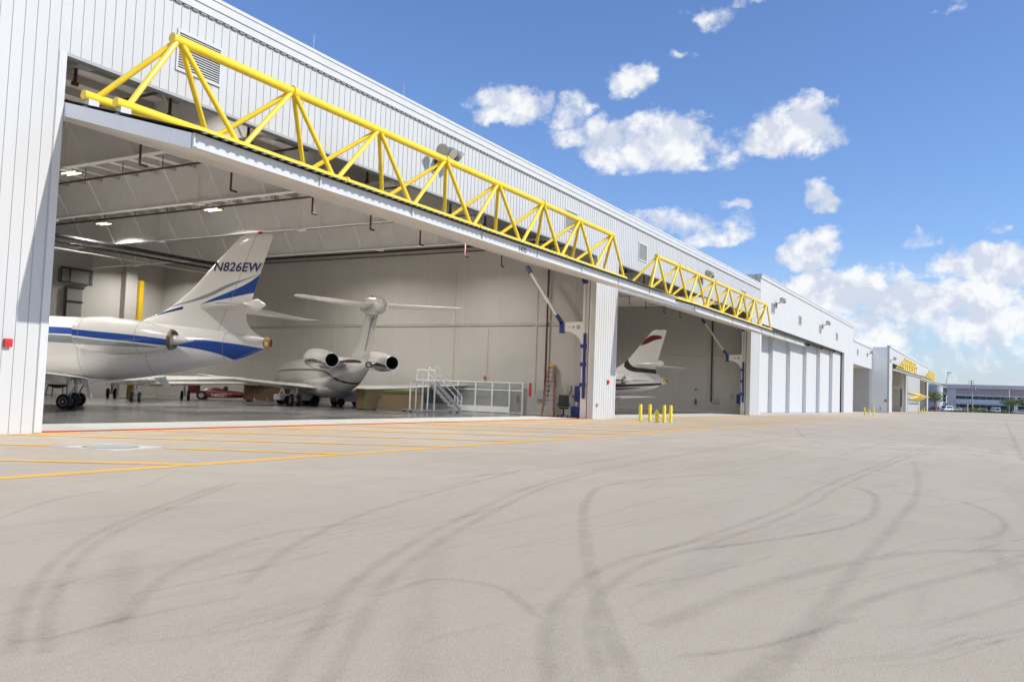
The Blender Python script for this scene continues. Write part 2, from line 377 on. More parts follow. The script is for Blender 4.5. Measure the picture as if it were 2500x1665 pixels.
# round manhole set in a pale concrete square
mh = thing('manhole_cover', 'round grey manhole cover in a pale concrete square on the apron', 'manhole', (12.62, 17.95, 0))
a = .78
sq = [Vector((12.62+a*1.42*math.cos(R(t)), 17.95+a*1.42*math.sin(R(t)), 0)) for t in (-40+10, 50+8, 140+10, 230+8)]
build(MB().prism([(p.x, p.y) for p in sq], 2, -.05, .008), 'concrete_collar', mat('pale_collar_concrete', (0.60, 0.60, 0.56), .8, 0, .08, 4), mh)
ring = [(12.62+.62*math.cos(t), 17.95+.62*math.sin(t), .012) for t in [2*math.pi*k/40 for k in range(40)]]
build(MB().rings([ring, [(12.62+.52*math.cos(t), 17.95+.52*math.sin(t), .013) for t in [2*math.pi*k/40 for k in range(40)]]], False, False), 'rim', mat('ochre_ring', (0.42, 0.33, 0.16), .8), mh)
build(MB().sheet([(12.62+.52*math.cos(t), 17.95+.52*math.sin(t), .014) for t in [2*math.pi*k/40 for k in range(40)]]), 'lid', mat('cast_lid', (0.48, 0.46, 0.43), .7, .2, .15, 12, .3, 30), mh)

# tyre marks: ribbons laid on the ground
def ribbon(strokes, name, m_, label, lift):
    vs, fs, uvs = [], [], []
    for pts, wd in strokes:
        P = [atZ(*p, lift) for p in pts]
        # catmull-rom
        Q = []
        for i in range(len(P)-1):
            p0, p1, p2, p3 = P[max(i-1, 0)], P[i], P[i+1], P[min(i+2, len(P)-1)]
            for k in range(8):
                t = k/8; Q.append(0.5*((2*p1)+(p2-p0)*t+(2*p0-5*p1+4*p2-p3)*t*t+(3*p1-p0-3*p2+p3)*t**3))
        Q.append(P[-1]); L = 0
        for i, q in enumerate(Q):
            d = (Q[min(i+1, len(Q)-1)]-Q[max(i-1, 0)]).normalized(); n_ = Vector((-d.y, d.x, 0))*wd/2
            if i: L += (q-Q[i-1]).length
            vs += [q-n_, q+n_]; uvs += [(L, 0), (L, 1)]
            if i: b0 = len(vs)-4; fs.append((b0, b0+2, b0+3, b0+1))
        lift += .0003
    me = bpy.data.meshes.new(name); me.from_pydata(vs, [], fs); me.materials.append(m_); ul = me.uv_layers.new(name='UVMap')
    for lp in me.loops: ul.data[lp.index].uv = uvs[lp.vertex_index]
    o = bpy.data.objects.new(name, me); C.objects.link(o); struct(o, label)
S = 1.062
def V(*p): return [(x*S, y*S) for x, y in p]
st = []
def both(pts, wd, off):
    wd *= .62
    st.append((V(*pts), wd)); st.append((V(*[(x+off*(y-930)/300.0, y) for x, y in pts]), wd))
both([(640, 1568), (740, 1430), (850, 1310), (1060, 1190), (1290, 1098), (1560, 1045), (1900, 990)], .34, 55)
both([(1262, 1568), (1268, 1400), (1400, 1300), (1600, 1240), (1820, 1160), (2000, 1075), (2240, 985)], .30, 60)
both([(1440, 1568), (1372, 1400), (1340, 1250), (1345, 1150), (1420, 1110), (1700, 1090), (1960, 1120), (2010, 1160), (1940, 1210), (1600, 1262)], .22, 14)
both([(30, 1500), (60, 1380), (150, 1270), (300, 1190), (520, 1110)], .3, 40)
st.append((V((2060, 1130), (2200, 1150), (2300, 1190), (2300, 1225), (2240, 1240)), .2))
st.append((V((1830, 985), (1860, 1010), (1980, 1030), (2354, 1035)), .25))
st.append((V((2100, 1060), (2110, 1130), (1980, 1290), (1830, 1460), (1700, 1568)), .25))
st.append((V((870, 1370), (1000, 1330), (1150, 1350), (1240, 1420)), .14))
st.append((V((560, 1340), (700, 1240), (900, 1160), (1200, 1080)), .18))
st.append((V((2310, 965), (2330, 1010), (2354, 1060)), .35))
st.append((V((1760, 1568), (1990, 1380), (2354, 1290)), .22))
st.append((V((0, 1190), (120, 1150), (240, 1128)), .12)); st.append((V((270, 1430), (420, 1300), (640, 1225), (830, 1200)), .2))
st.append((V((1500, 1440), (1800, 1330), (2100, 1270), (2354, 1265)), .3)); st.append((V((1040, 1100), (1300, 1070), (1500, 1040)), .2))
random.seed(3)
for i in range(64):
    x = random.uniform(-50, 2300); y = random.uniform(1060, 1540); L = random.uniform(120, 460); cv = random.uniform(-60, 60)
    st.append((V((x, y), (x+L*.5, y-L*.10+cv*.25), (x+L, y-L*.22)), random.uniform(.035, .09)))
ribbon(st, 'tyre_marks', decal_mat('rubber_scuff', (0.24, 0.19, 0.15), .17), 'faint dark curved tyre marks on the apron', .006)
ribbon([(V((968, 1568), (975, 1440), (992, 1330), (1030, 1230)), .42), (V((275, 1470), (290, 1330), (300, 1265)), .42), (V((1300, 1568), (1290, 1450), (1300, 1380)), .36)],
       'tread_marks', decal_mat('tread_print', (0.30, 0.25, 0.20), .15, True), 'dusty tread prints left across the apron', .041)

# ================================================================== hangar building one (two open bays)
H1 = thing('hangar_building', 'long white ribbed metal hangar with two open bays, nearest building', 'hangar', (14, 23, 0))
PITCHX = .33
def ribwall(mb, x0, x1, z0, z1, y=FY, pitch=PITCHX, depth=.24, gd=.015, gw=.022, x_ref=14.08):
    """vertical ribbed cladding, grooves facing -Y"""
    xs = []; k = math.floor((x0-x_ref)/pitch)
    prof = [(x0, y)]
    x = x_ref+k*pitch
    while x < x1:
        if x-gw/2 > x0+.01 and x+gw/2 < x1-.01:
            prof += [(x-gw/2-.006, y), (x-gw/2, y+gd), (x+gw/2, y+gd), (x+gw/2+.006, y-.012), (x+gw/2+.024, y-.012), (x+gw/2+.03, y)]
        x += pitch
    prof += [(x1, y)]
    n = len(prof)
    vs = [(p[0], p[1], z0) for p in prof]+[(p[0], p[1], z1) for p in prof]
    o = len(mb.v); mb.v += vs
    for i in range(n-1):
        mb.f.append((o+i, o+i+1, o+n+i+1, o+n+i)); mb.mi.append(1 if abs(prof[i][1]-(y+gd)) < 1e-6 and abs(prof[i+1][1]-(y+gd)) < 1e-6 else 0)
    cur = mb.cur; mb.cur = 0
    mb.box(x0, x1, y+.05, y+depth, z0, z1)
    mb.add([(x0, y, z0), (x0, y+.05, z0), (x0, y+.05, z1), (x0, y, z1)], [(0, 1, 2, 3)]); mb.add([(x1, y, z0), (x1, y+.05, z0), (x1, y+.05, z1), (x1, y, z1)], [(0, 1, 2, 3)])
    mb.add([(x0, y, z0), (x1, y, z0), (x1, y+.05, z0), (x0, y+.05, z0)], [(0, 1, 2, 3)])
    mb.cur = cur
mb = MB()
ribwall(mb, -14, 13.9, 0, 13.75); ribwall(mb, 13.9, 94.4, 10.76, 13.75); ribwall(mb, 50.8, 54.16, 0, 10.76, x_ref=50.95, pitch=.37); ribwall(mb, 90.75, 94.4, 0, 10.76)
build(mb, 'wall', [WHITE, GROOVE], H1)
# trims: jambs, lintel flashing, columns
for a_, b_ in ((13.78, 14.0), (50.67, 50.83), (54.13, 54.29), (90.62, 90.80)): build(MB().box(a_, b_, 22.965, 23.30, .02, 10.75), 'jamb_trim', TRIM, H1)
for a_, b_ in ((14.0, 50.67), (54.29, 90.62)): build(MB().box(a_, b_, 22.97, 23.26, 10.66, 10.755), 'lintel_flashing', mat('grey_flashing', (0.36, 0.37, 0.375), .5, 0, .05), H1)
mb = MB().box(-14, 94.43, 22.90, 23.3, 13.76, 14.02).box(-14, 94.46, 22.86, 23.4, 14.023, 14.30).box(-14, 94.5, 22.83, 23.5, 14.303, 14.42)
build(mb, 'parapet_cap', TRIM, H1)
mb = MB()
x = 14.08-PITCHX*84
while x < 94.2:
    mb.box(x+.05, x+PITCHX-.05, 22.93, 22.995, 13.70, 13.757); x += PITCHX
build(mb, 'eave_closure', mat('dark_closure', (0.30, 0.30, 0.30), .8), H1)
# inner shell
mb = MB().box(7.7, 8.0, 23.24, 69.3, 0, 13.2).box(8, 92.9, 69.0, 69.3, 0, 13.2)
mb.box(-14, -13.8, 23.24, 69.3, 0, 13.2).box(-14, 7.7, 69.05, 69.3, 0, 13.2)
build(mb, 'back_wall', INWALL, H1)
mb = MB().box(53.0, 53.35, 23.3, 69, 0, 13.2)
build(mb, 'partition_wall', INWALL, H1)
mb = MB().box(92.9, 93.2, 23.3, 69, 0, 13.2)
build(mb, 'end_wall', INWALL, H1)
build(MB().box(-14, 94.3, 23.24, 69.3, 13.2, 13.62), 'roof', DECK, H1)
# wall seams, ledge
for XW, nm in ((53.0, 'a'), (92.9, 'b')):
    mb = MB()
    for y_ in [25.6+3.1*k for k in range(14)]: mb.box(XW-.012, XW+.004, y_-.03, y_+.03, 0.02, 13.0)
    mb.box(XW-.10, XW+.002, 24.2, 68.9, 6.34, 6.42).box(XW-.05, XW+.002, 24.2, 68.9, 6.50, 6.60)
    mb.box(XW-.06, XW+.003, 24.2, 68.9, .02, .18)
    build(mb, 'wall_girt', mat('wall_seam_paint', (0.53, 0.505, 0.455), .6), H1)
# conduits on the partition wall
for (px, y0, y1) in ((1102, 640, 960), (1187, 800, 925), (740, 795, 880), (1305, 700, 960)):
    p = atX(px, y1, 52.94); q = atX(px, y0, 52.94); build(MB().tube([(52.94, p.y, p.z), (52.94, p.y, q.z)], .028, 6), 'conduit', mat('pale_conduit', (0.58, 0.555, 0.51), .5), H1)
# frames: deep tapered web beams
def beam(xf, y0, y1, zb, nm='roof_beam'):
    mb = MB(); mb.box(xf-.012, xf+.012, y0, y1, zb+.03, 13.19); mb.box(xf-.17, xf+.17, y0, y1, zb, zb+.03)
    y_ = 37.0-13
    while y_ < y1-1:
        if y_ > y0+.3: mb.box(xf-.17, xf-.012, y_-.03, y_+.03, zb+.03, 13.19).box(xf-.24, xf+.24, y_-.20, y_+.20, zb-.10, zb)
        y_ += 13.0
    b = build(mb, nm, INSTEEL, H1); return b
for xf in (15.2, 22.8, 30.3, 37.9, 45.5): 
    b = beam(xf, 23.6, 68.9, 11.0)
    y_ = 25.5
    while y_ < 68:
        build(MB().bar((xf-.10, y_, 11.05), (xf-1.45, y_, 13.05), .055, .055), 'flange_brace', INSTEEL, b); y_ += 3.25
for xf in (60.9, 68.5, 76.1, 83.7): beam(xf, 23.6, 68.9, 11.0)
for k in range(28):
    y_ = 24.6+1.6*k
    build(MB().box(8.05, 52.95, y_-.035, y_+.035, 12.92, 13.19).box(8.05, 52.95, y_-.035, y_+.06, 12.90, 12.918), 'purlin', PURL, H1)
for k in range(9):
    y_ = 24.6+1.6*k
    build(MB().box(53.4, 92.85, y_-.035, y_+.035, 12.92, 13.19), 'purlin', PURL, H1)
# header truss just behind the lintel (horizontal members seen through the gap)
for (a, b) in ((14.1, 50.6), (54.3, 90.5)):
    build(MB().box(a, b, 23.7, 23.95, 10.95, 11.2), 'header_beam', INSTEEL, H1); build(MB().box(a, b, 25.6, 25.75, 12.2, 12.35), 'header_beam', INSTEEL, H1)
# sprinkler pipes
def pipe(pts, r, m_=PIPE, nm='sprinkler_pipe', parent=None): return build(MB().tube(pts, r, 8), nm, m_, parent or H1, smooth=True)
for xp in (28.0, 35.8, 43.3, 49.6, 20.3):
    mb = MB().tube([(xp, 26.2, 12.3), (xp, 58.8, 12.3)], .06, 8)
    y_ = 27.5
    while y_ < 58: mb.tube([(xp, y_, 12.3), (xp, y_, 12.95)], .022, 6); y_ += 3.2
    build(mb, 'sprinkler_pipe', PIPE, H1)
pipe([(9, 54.4, 10.84), (47.2, 54.4, 10.84)], .14, BLK); pipe([(9, 54.9, 10.52), (47.2, 54.9, 10.52)], .08, BLK); pipe([(9, 56.4, 10.30), (47.2, 56.4, 10.30)], .05, mat('pale_conduit', (1, 1, 1)))
pipe([(52.75, 26, 12.25), (52.75, 58, 12.25)], .085, BLK); pipe([(52.8, 26, 11.9), (52.8, 58, 11.9)], .045, PIPE)
pipe([(92.6, 26, 12.25), (92.6, 50, 12.25)], .085, BLK)
for (px, py) in ((341, 402), (563, 465), (762, 521), (904, 560), (1025, 597), (1136, 626), (1224, 650), (1536, 740), (1576, 752), (1621, 764), (1660, 775), (1694, 783)):
    p = atY(px, py, 31.0)
    mb = MB().tube([(p.x, 31, p.z), (p.x, 31, 12.9)], .05, 8).tube([(p.x, 31, p.z), (p.x+.35, 31, p.z)], .055, 8)
    build(mb, 'sprinkler_drop', PIPE, H1)
for (px, py) in ((183, 205), (414, 283), (605, 352), (896, 445), (1099, 520), (1184, 548), (1264, 580), (1343, 605), (1528, 665), (1572, 690)):
    p = atY(px, py, 24.6)
    build(MB().tube([(p.x, 24.6, p.z), (p.x, 24.6, 12.9)], .055, 8).tube([(p.x-.09, 24.6, p.z), (p.x+.09, 24.6, p.z)], .07, 8), 'sprinkler_drop', PIPE, H1)
# steel columns against the back wall, one with a yellow guard
mb = MB().box(48.5, 49.7, 68.3, 68.99, 0, 12.6)
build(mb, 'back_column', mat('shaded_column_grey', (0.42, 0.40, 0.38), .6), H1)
build(MB().box(49.75, 50.15, 68.0, 68.3, 1.0, 10.4), 'column_guard', mat('ochre_guard', (0.62, 0.40, 0.01), .5), H1)
# vertical dark standpipes on the two side walls
pw = atX(1338, 700, 52.7); pb = atX(1328, 962, 52.7)
pipe([(52.75, pw.y, 12.0), (52.75, pw.y, pb.z)], .075, mat('brown_standpipe', (0.07, 0.04, 0.035), .5))
pw2 = atX(1740, 760, 92.6); pb2 = atX(1738, 980, 92.6)
pipe([(92.7, pw2.y, 12.0), (92.7, pw2.y, pb2.z)], .085, MATS['brown_standpipe'])

# roof-edge lightning rods
for i, (px, py) in enumerate(((765, 118), (985, 239), (1155, 322), (1288, 392), (1397, 448), (1481, 488), (1580, 545), (1668, 590))):
    p = atY(px, py, 23.1)
    o = tag(build(MB().tube([(p.x, 23.1, 14.40), (p.x, 23.1, 15.15)], .018, 6).box(p.x-.06, p.x+.06, 23.04, 23.16, 14.40, 14.46), 'lightning_rod', GALV), 
            'thin metal lightning rod on the nearest hangar roof edge', 'lightning rod', 'lightning rods along the roof edge')
    o['label'] = ['nearest thin rod on the hangar roof edge, above the first truss', 'second nearest rod on the roof edge, left of the floodlight cluster', 'third rod along the roof edge, just right of the floodlight cluster', 'fourth rod along the hangar roof edge', 'fifth rod along the roof edge, near the middle of the long roof', 'sixth rod along the roof edge, above the far end of the first truss', 'seventh rod along the roof edge, above the second bay', 'last rod on the roof edge before the taller plain block'][i]

# louvre vents
def louvre(x0, x1, z0, z1, parent, lines=True, y=FY):
    fr = MB(); t = .07
    fr.box(x0-t, x1+t, y-.06, y+.02, z1, z1+t*1.4).box(x0-t, x1+t, y-.06, y+.02, z0-t, z0).box(x0-t, x0, y-.055, y+.02, z0, z1).box(x1, x1+t, y-.055, y+.02, z0, z1)
    f = build(fr, 'louvre_vent', TRIM, parent)
    sl = MB(); n = 15
    for k in range(n):
        zz = z0+(z1-z0)*(k+.5)/n; h = (z1-z0)/n
        sl.add([(x0, y-.045, zz-h*.42), (x1, y-.045, zz-h*.42), (x1, y+.0, zz+h*.28), (x0, y+.0, zz+h*.28), (x0, y-.035, zz-h*.48), (x1, y-.035, zz-h*.48), (x1, y+.01, zz+h*.22), (x0, y+.01, zz+h*.22)],
               [(0, 1, 2, 3), (7, 6, 5, 4), (0, 4, 5, 1), (3, 2, 6, 7), (0, 3, 7, 4), (1, 5, 6, 2)])
    build(sl, 'louvre_slats', TRIM, f)
    build(MB().box(x0, x1, y-.012, y-.004, z0, z1), 'louvre_backing', mat('vent_dark', (0.10, 0.10, 0.11), .8), f)
    return f
for (a, b) in ((17.66, 19.32), (45.8, 47.4), (57.95, 59.5), (86.4, 88.0)): louvre(a, b, 11.6, 12.78, H1)

# side portal frames at the openings: jamb columns, tracks, brackets
DK = mat('dark_seal', (0.05, 0.045, 0.045), .7); PINKW = mat('sunlit_jamb_paint', (0.70, 0.62, 0.62), .5)
def jamb(xj, label, grp):
    t = thing('door_lift_frame', label, 'lift frame', (xj, 23.6, 0), group=grp)
    build(MB().box(xj-.12, xj+.30, 23.30, 23.50, 0.01, 10.6), 'column', INSTEEL, t)
    build(MB().box(xj-.02, xj+.08, 23.51, 23.57, 0.01, 10.4), 'seal', DK, t)
    build(MB().box(xj+.02, xj+.20, 23.62, 24.02, 0.01, 10.3).box(xj-.03, xj+.019, 23.60, 24.04, .01, 10.3), 'post', INSTEEL, t)
    build(MB().tube([(xj-.12, 23.80, 1.3), (xj-.12, 23.80, 5.6)], .10, 12), 'hydraulic_cylinder', BLUE, t, smooth=True)
    for zz in (2.2, 3.55, 4.75): build(MB().box(xj-.25, xj-.035, 23.68, 24.05, zz-.12, zz+.12), 'clamp', BLUE, t)
    build(MB().tube([(xj-.12, 23.80, 5.6), (xj-.12, 23.80, 9.0)], .045, 10), 'piston_rod', CHR, t, smooth=True)
    build(MB().add([(xj-.3, 23.60, 9.6), (xj-.3, 24.2, 9.6), (xj-.3, 24.0, 8.9), (xj-.3, 23.75, 8.9), (xj-.04, 23.60, 9.6), (xj-.04, 24.2, 9.6), (xj-.04, 24.0, 8.9), (xj-.04, 23.75, 8.9)],
          [(0, 1, 2, 3), (4, 7, 6, 5), (0, 4, 5, 1), (1, 5, 6, 2), (2, 6, 7, 3), (3, 7, 4, 0)]), 'top_bracket', BLUE, t)
    # bracket arm plate, white with holes, and the strut up to the open door
    poly = [(24.05, 6.38), (25.45, 6.34), (25.5, 5.75), (25.0, 5.72), (24.5, 5.50), (24.2, 5.15), (24.05, 4.75)]
    br = build(MB().prism(poly, 0, xj-.0, xj+.08), 'bracket_plate', INSTEEL, t)
    for (yy, rr) in ((24.35, .15), (24.72, .10), (25.02, .055)):
        build(MB().tube([(xj-.02, yy, 6.02), (xj-.004, yy, 6.02)], rr, 14), 'plate_hole', GREYP, br)
    build(MB().box(xj-.1, xj+.14, 25.40, 25.72, 5.62, 6.35).bar((xj+.02, 25.56, 6.25), (xj+.02, 26.0, 6.85), .24, .22), 'knuckle', BLUE, t)
    build(MB().tube([(xj+.02, 25.98, 6.8), (xj+.02, 28.15, 9.85)], .11, 10), 'strut', INSTEEL, t, smooth=True)
    build(MB().bar((xj+.02, 28.1, 9.75), (xj+.02, 28.45, 10.25), .24, .24), 'strut_end', BLUE, t)
    return t
jamb(51.0, 'blue and white lift frame at the right edge of the first open bay', 'lift frames at the bay jambs')
jamb(91.0, 'blue and white lift frame at the right edge of the second open bay', 'lift frames at the bay jambs')

# ---- canopy doors with yellow space truss
def door(x0, x1, label, tops, bots, y0=23.0, num=None, zoff=0.0, sx0=None):
    t = thing('hangar_door', label, 'hangar door', (x0, y0, 9.35+zoff), group='canopy doors swung open above the bays')
    dy = y0-23.0
    slope = (9.35-7.81)/5.42
    def top(y): return 9.35+zoff-(y0-y)*slope
    yo, yi = y0-5.45, y0+5.7
    th = .40
    mb = MB()
    mb.prism([(yo+.02, top(yo+.02)-.03), (yi, top(yi)-.03), (yi, top(yi)-th), (yo+.02, top(yo+.02)-th+.02)], 0, x0+.03, x1-.03)
    build(mb, 'panel', mat('door_soffit_paint', (0.70, 0.685, 0.66), .5, 0, .04, .5, dirt=(.60, .575, .54), dscale=.3), t)
    # edge channels: side and outer, with joints
    mb = MB()
    for xx in (x0, x1-.028): mb.prism([(yo, top(yo)-.02), (yi, top(yi)-.02), (yi, top(yi)-th-.02), (yo, top(yo)-th-.02)], 0, xx, xx+.028)
    build(mb, 'side_channel', mat('pale_channel', (0.84, 0.86, 0.87), .35, 0, .04, .8), t)
    n = 8; L = (x1-x0)/n
    for k in range(n):
        mb = MB(); a = x0+.0+L*k+.012; b = x0+L*(k+1)-.012
        mb.box(a, b, yo-.05, yo-.022, top(yo)-.40, top(yo)-.02)                     # web
        mb.box(a, b, yo-.20, yo-.05, top(yo)-.42, top(yo)-.375)                      # bottom lip, catches the sun
        mb.box(a, b, yo-.10, yo-.05, top(yo)-.06, top(yo)-.025)
        mb.box(a-.02, a+.03, yo-.11, yo-.05, top(yo)-.385, top(yo)-.055)
        build(mb, 'fascia', TRIM, t)
    mb = MB()
    mb.add([(x0, yo-.30, top(yo)-.008), (x1, yo-.30, top(yo)-.008), (x1, yi, top(yi)-.008), (x0, yi, top(yi)-.008)], [(0, 1, 2, 3)])
    mb.add([(x0, yo-.30, top(yo)+.012), (x1, yo-.30, top(yo)+.012), (x1, yi, top(yi)+.012), (x0, yi, top(yi)+.012)], [(0, 1, 2, 3)])
    x = x0+.1
    while x < x1-.1:
        mb.box(x, x+.12, yo-.33, yo-.24, top(yo)-.03, top(yo)+.016); x += .33
    build(mb, 'weather_skin', mat('dark_top_skin', (0.20, 0.20, 0.20), .6), t)
    yA, yB = y0-2.2, y0-.75
    zA, zB = top(yA)+.33, top(yB)+.33
    yT, zT = y0-2.2+.0, 11.47+zoff
    ch = build(MB().tube([(tops[0]-.25, yT, zT), (tops[-1]+.15, yT, zT)], .150, 16), 'top_chord', YEL, t, smooth=True)
    for k in range(1, len(tops)-1, 2):
        build(MB().tube([(tops[k]-.06, yT, zT), (tops[k]+.06, yT, zT)], .20, 16), 'chord_flange', YEL, ch, smooth=True)
    bA = build(MB().tube([(x0+.08, yA, zA), (x1-.15, yA, zA)], .135, 14), 'bottom_chord', YEL, t, smooth=True)
    bB = build(MB().tube([(x0+.08, yB, zB), (x1-.15, yB, zB)], .135, 14), 'bottom_chord', YEL, t, smooth=True)
    nodes = [x0+.35]+list(bots)+[x1-.3]
    def nearest_prev(tx): return max([b for b in nodes if b < tx-.3] or [nodes[0]])
    def nearest_next(tx): return min([b for b in nodes if b > tx+.3] or [nodes[-1]])
    for tx in tops:
        for (yy, zz, pr_) in ((yA, zA, bA), (yB, zB, bB)):
            for bx, sgn in ((nearest_prev(tx), 1), (nearest_next(tx), -1)):
                build(MB().tube([(tx-.10*sgn, yT+(.05 if yy == yB else -.02), zT-.08), (bx+.14*sgn, yy, zz+.04)], .087, 10), 'brace', YEL, pr_, smooth=True)
    for bx in nodes:
        for (yy, zz, pr_) in ((yA, zA, bA), (yB, zB, bB)):
            build(MB().box(bx-.16, bx+.16, yy-.10, yy+.10, top(yy)-.02, zz-.10).box(bx-.22, bx+.22, yy-.15, yy+.15, top(yy)-.02, top(yy)+.035), 'mounting_foot', TRIM, pr_)
    for k, bx in enumerate(nodes[1:-1]):
        if k % 2: build(MB().tube([(bx+.5, yA, zA), (bx+.62, yA, zA)], .185, 14), 'splice_flange', YEL, bA, smooth=True)
    if num:
        text_mesh('number', num, .34, Matrix.Translation(Vector((num_x-x0, yo-.056-y0, top(yo)-.22-9.35-zoff))) @ Matrix.Rotation(R(90), 4, 'X'), BLK, t)
    return t
num_x = atY(1275, 611, 17.5).x
door(14.02, 50.45, 'nearest open canopy door with long yellow tubular truss, over the business jets', [16.0, 20.6, 25.2, 29.75, 34.2, 38.8, 43.3, 48.0], [18.5, 22.9, 27.5, 32.05, 36.6, 41.0, 45.5], num='1470')
door(54.32, 90.4, 'second open canopy door with yellow truss, over the bay behind the bollards', [56.0, 60.5, 65.1, 69.6, 74.0, 78.7, 83.2, 88.0], [58.3, 62.9, 67.4, 71.9, 76.5, 81.0, 85.3], zoff=-.1)

# ---- floodlight clusters
def floodlight(x, z, label, y=23.0):
    t = thing('floodlight', label, 'floodlight', (x, y, z), group='floodlight clusters on the hangar fronts')
    a = (x, y, z)
    build(MB().box(x-.10, x+.10, y-.06, y, z-.45, z+.05).tube([(x, y-.03, z-.1), (x, y-.75, z+.10)], .045, 8).tube([(x-.62, y-.75, z+.10), (x+.62, y-.75, z+.10)], .04, 8), 'bracket', mat('dark_bronze', (0.045, 0.04, 0.036), .5), t)
    for k, (dx, yaw) in enumerate(((-.62, -50), (0, 0), (.62, 45))):
        d = Vector((math.sin(R(yaw))*.8, -math.cos(R(yaw))*.8, -.62)).normalized(); c = Vector((x+dx, y-.80, z+.32))
        h = build(MB().tube([c-d*.30, c-d*.22, c, c+d*.12, c+d*.2], [.10, .17, .27, .29, .30], 18), 'lamp_head', mat('aluminium_housing', (0.34, 0.33, 0.28), .45, .4), t, smooth=True)
        build(MB().tube([c+d*.202, c+d*.212], [.28, .27], 18), 'lens', LENS, h)
        build(MB().bar(c-d*.05, (x+dx, y-.75, z+.10), .05, .05), 'yoke', MATS['dark_bronze'], h)
    return t
fl = floodlight(32.1, 12.25, 'largest floodlight cluster, behind the middle of the nearest yellow truss')
floodlight(72.9, 12.2, 'floodlight cluster above the second bay, behind the smaller yellow truss')

# ---- ceiling lights
def clight(x, y, z, label, parentz=13.0, pw=1.0):
    t = thing('ceiling_light', label, 'ceiling light', (x, y, z), group='fluorescent fixtures under the hangar roof')
    build(MB().box(x-.32, x+.32, y-.62, y+.62, z+.03, z+.11), 'housing', mat('fixture_grey', (0.22, 0.21, 0.20), .5), t)
    for dx in (-.16, .16): build(MB().tube([(x+dx, y-.56, z), (x+dx, y+.56, z)], .035, 8), 'tube', TUBE, t)
    build(MB().tube([(x, y, z+.1), (x, y, parentz)], .012, 5), 'hanger', BLK, t)
    la = bpy.data.lights.new('fixture_glow', 'AREA'); la.shape = 'RECTANGLE'; la.size = .10; la.size_y = 1.1; la.energy = LAMP_W*pw; la.color = (1, .965, .92); la.spread = R(150)
    lo = bpy.data.objects.new('fixture_glow', la); C.objects.link(lo); lo.parent = t; lo.location = (0, 0, -.06)
    return t
LAMP_W = 540.0
zL = 12.0
labs = ['lit ceiling light near the left jamb, highest in the first bay', 'lit ceiling light left of centre, above the long black pipes', 'lit ceiling light just left of the tall fin tip', 'small lit ceiling light below the black pipes, near the back wall', 'lit ceiling light above the T-tail jet']
for (px, py), lb in zip(((174, 424), (253, 547), (520, 513), (367, 633), (831, 590)), labs):
    p = atZ(px, py, zL); clight(p.x, p.y, zL, lb)
# other fixtures of the same grid, screened by beams and the open doors
for i, (x, y) in enumerate(((18.8, 33.5), (18.9, 48), (33, 31.5), (46.5, 31.5), (64.5, 34), (79.5, 34), (64.5, 48), (79.5, 48))):
    clight(x, y, zL, ['fixture hidden above the nearest door corner', 'fixture over the nearest jet fuselage, left of the roof beams', 'fixture just inside the nearest door, above the T-tail', 'fixture just inside the nearest door, by the right pier', 'fixture above the nose of the jet in the second bay', 'fixture near the far wall, front of the second bay', 'fixture deep in the second bay, left of the standpipe', 'fixture deepest in the second bay, near the far wall'][i])

for (x, y), lb in zip(((21, 26.6), (34, 26.6), (46, 26.6), (62, 26.6), (82, 26.6)), ('added unseen fill lamp high behind the lintel, above the nearest jet', 'added unseen fill lamp high behind the lintel, middle of the first bay', 'added unseen fill lamp high behind the lintel, by the right pier', 'added unseen fill lamp high behind the lintel, left of the second bay', 'added unseen fill lamp high behind the lintel, right of the second bay')):
    clight(x, y, 12.72, lb, pw=.12)  # added fill lamps, out of view, to brighten the gap above the open doors
# ================================================================== aircraft
def stripe_mat(name, base, bands, rough=.22, coat=.6, noise=True, seams=()):
    """bands: (colour, [(x, zlo, zhi)...]) in the part's own coordinates"""
    m_ = bpy.data.materials.new(name); m_.use_nodes = True; T = NT(m_.node_tree); b = T.n['Principled BSDF']
    P = T.new('ShaderNodeTexCoord').outputs['Object']; s = T.new('ShaderNodeSeparateXYZ'); T.put(s.inputs[0], P); X, Z = s.outputs[0], s.outputs[2]
    n1 = T.noise(P, .7, 4); c = T.mix(n1, tuple(v*.95 for v in base), tuple(min(1, v*1.03) for v in base))
    for col, pts in bands:
        xs = [p[0] for p in pts]; xa, xb = min(xs), max(xs); zs = [p[1] for p in pts]+[p[2] for p in pts]; za, zb = min(zs)-.01, max(zs)+.01
        xn = T.rng(X, xa, xb); zn = T.m('DIVIDE', T.m('SUBTRACT', Z, za), zb-za)
        outs = []
        for idx in (1, 2):
            fc = T.new('ShaderNodeFloatCurve'); cv = fc.mapping.curves[0]; P2 = sorted([((p[0]-xa)/(xb-xa), (p[idx]-za)/(zb-za)) for p in pts])
            while len(cv.points) < len(P2): cv.points.new(.5, .5)
            for q, (a_, b_) in zip(cv.points, P2): q.location = (a_, b_); q.handle_type = 'AUTO'
            fc.mapping.update(); T.put(fc.inputs['Value'], xn); outs.append(fc.outputs[0])
        mk_ = T.m('MULTIPLY', T.m('GREATER_THAN', zn, outs[0]), T.m('LESS_THAN', zn, outs[1]))
        mk_ = T.m('MULTIPLY', mk_, T.m('MULTIPLY', T.m('GREATER_THAN', X, xa), T.m('LESS_THAN', X, xb)))
        c = T.mix(mk_, c, col)
    for xs0, sl in seams:
        dd = T.m('ABSOLUTE', T.m('SUBTRACT', T.m('SUBTRACT', X, xs0), T.m('MULTIPLY', Z, sl)))
        c = T.mix(T.rng(dd, .035, .012, 0, .45), c, (.25, .24, .23))
    T.put(b.inputs['Base Color'], c); b.inputs['Roughness'].default_value = rough; b.inputs['Coat Weight'].default_value = coat; b.inputs['Coat Roughness'].default_value = .06
    return m_
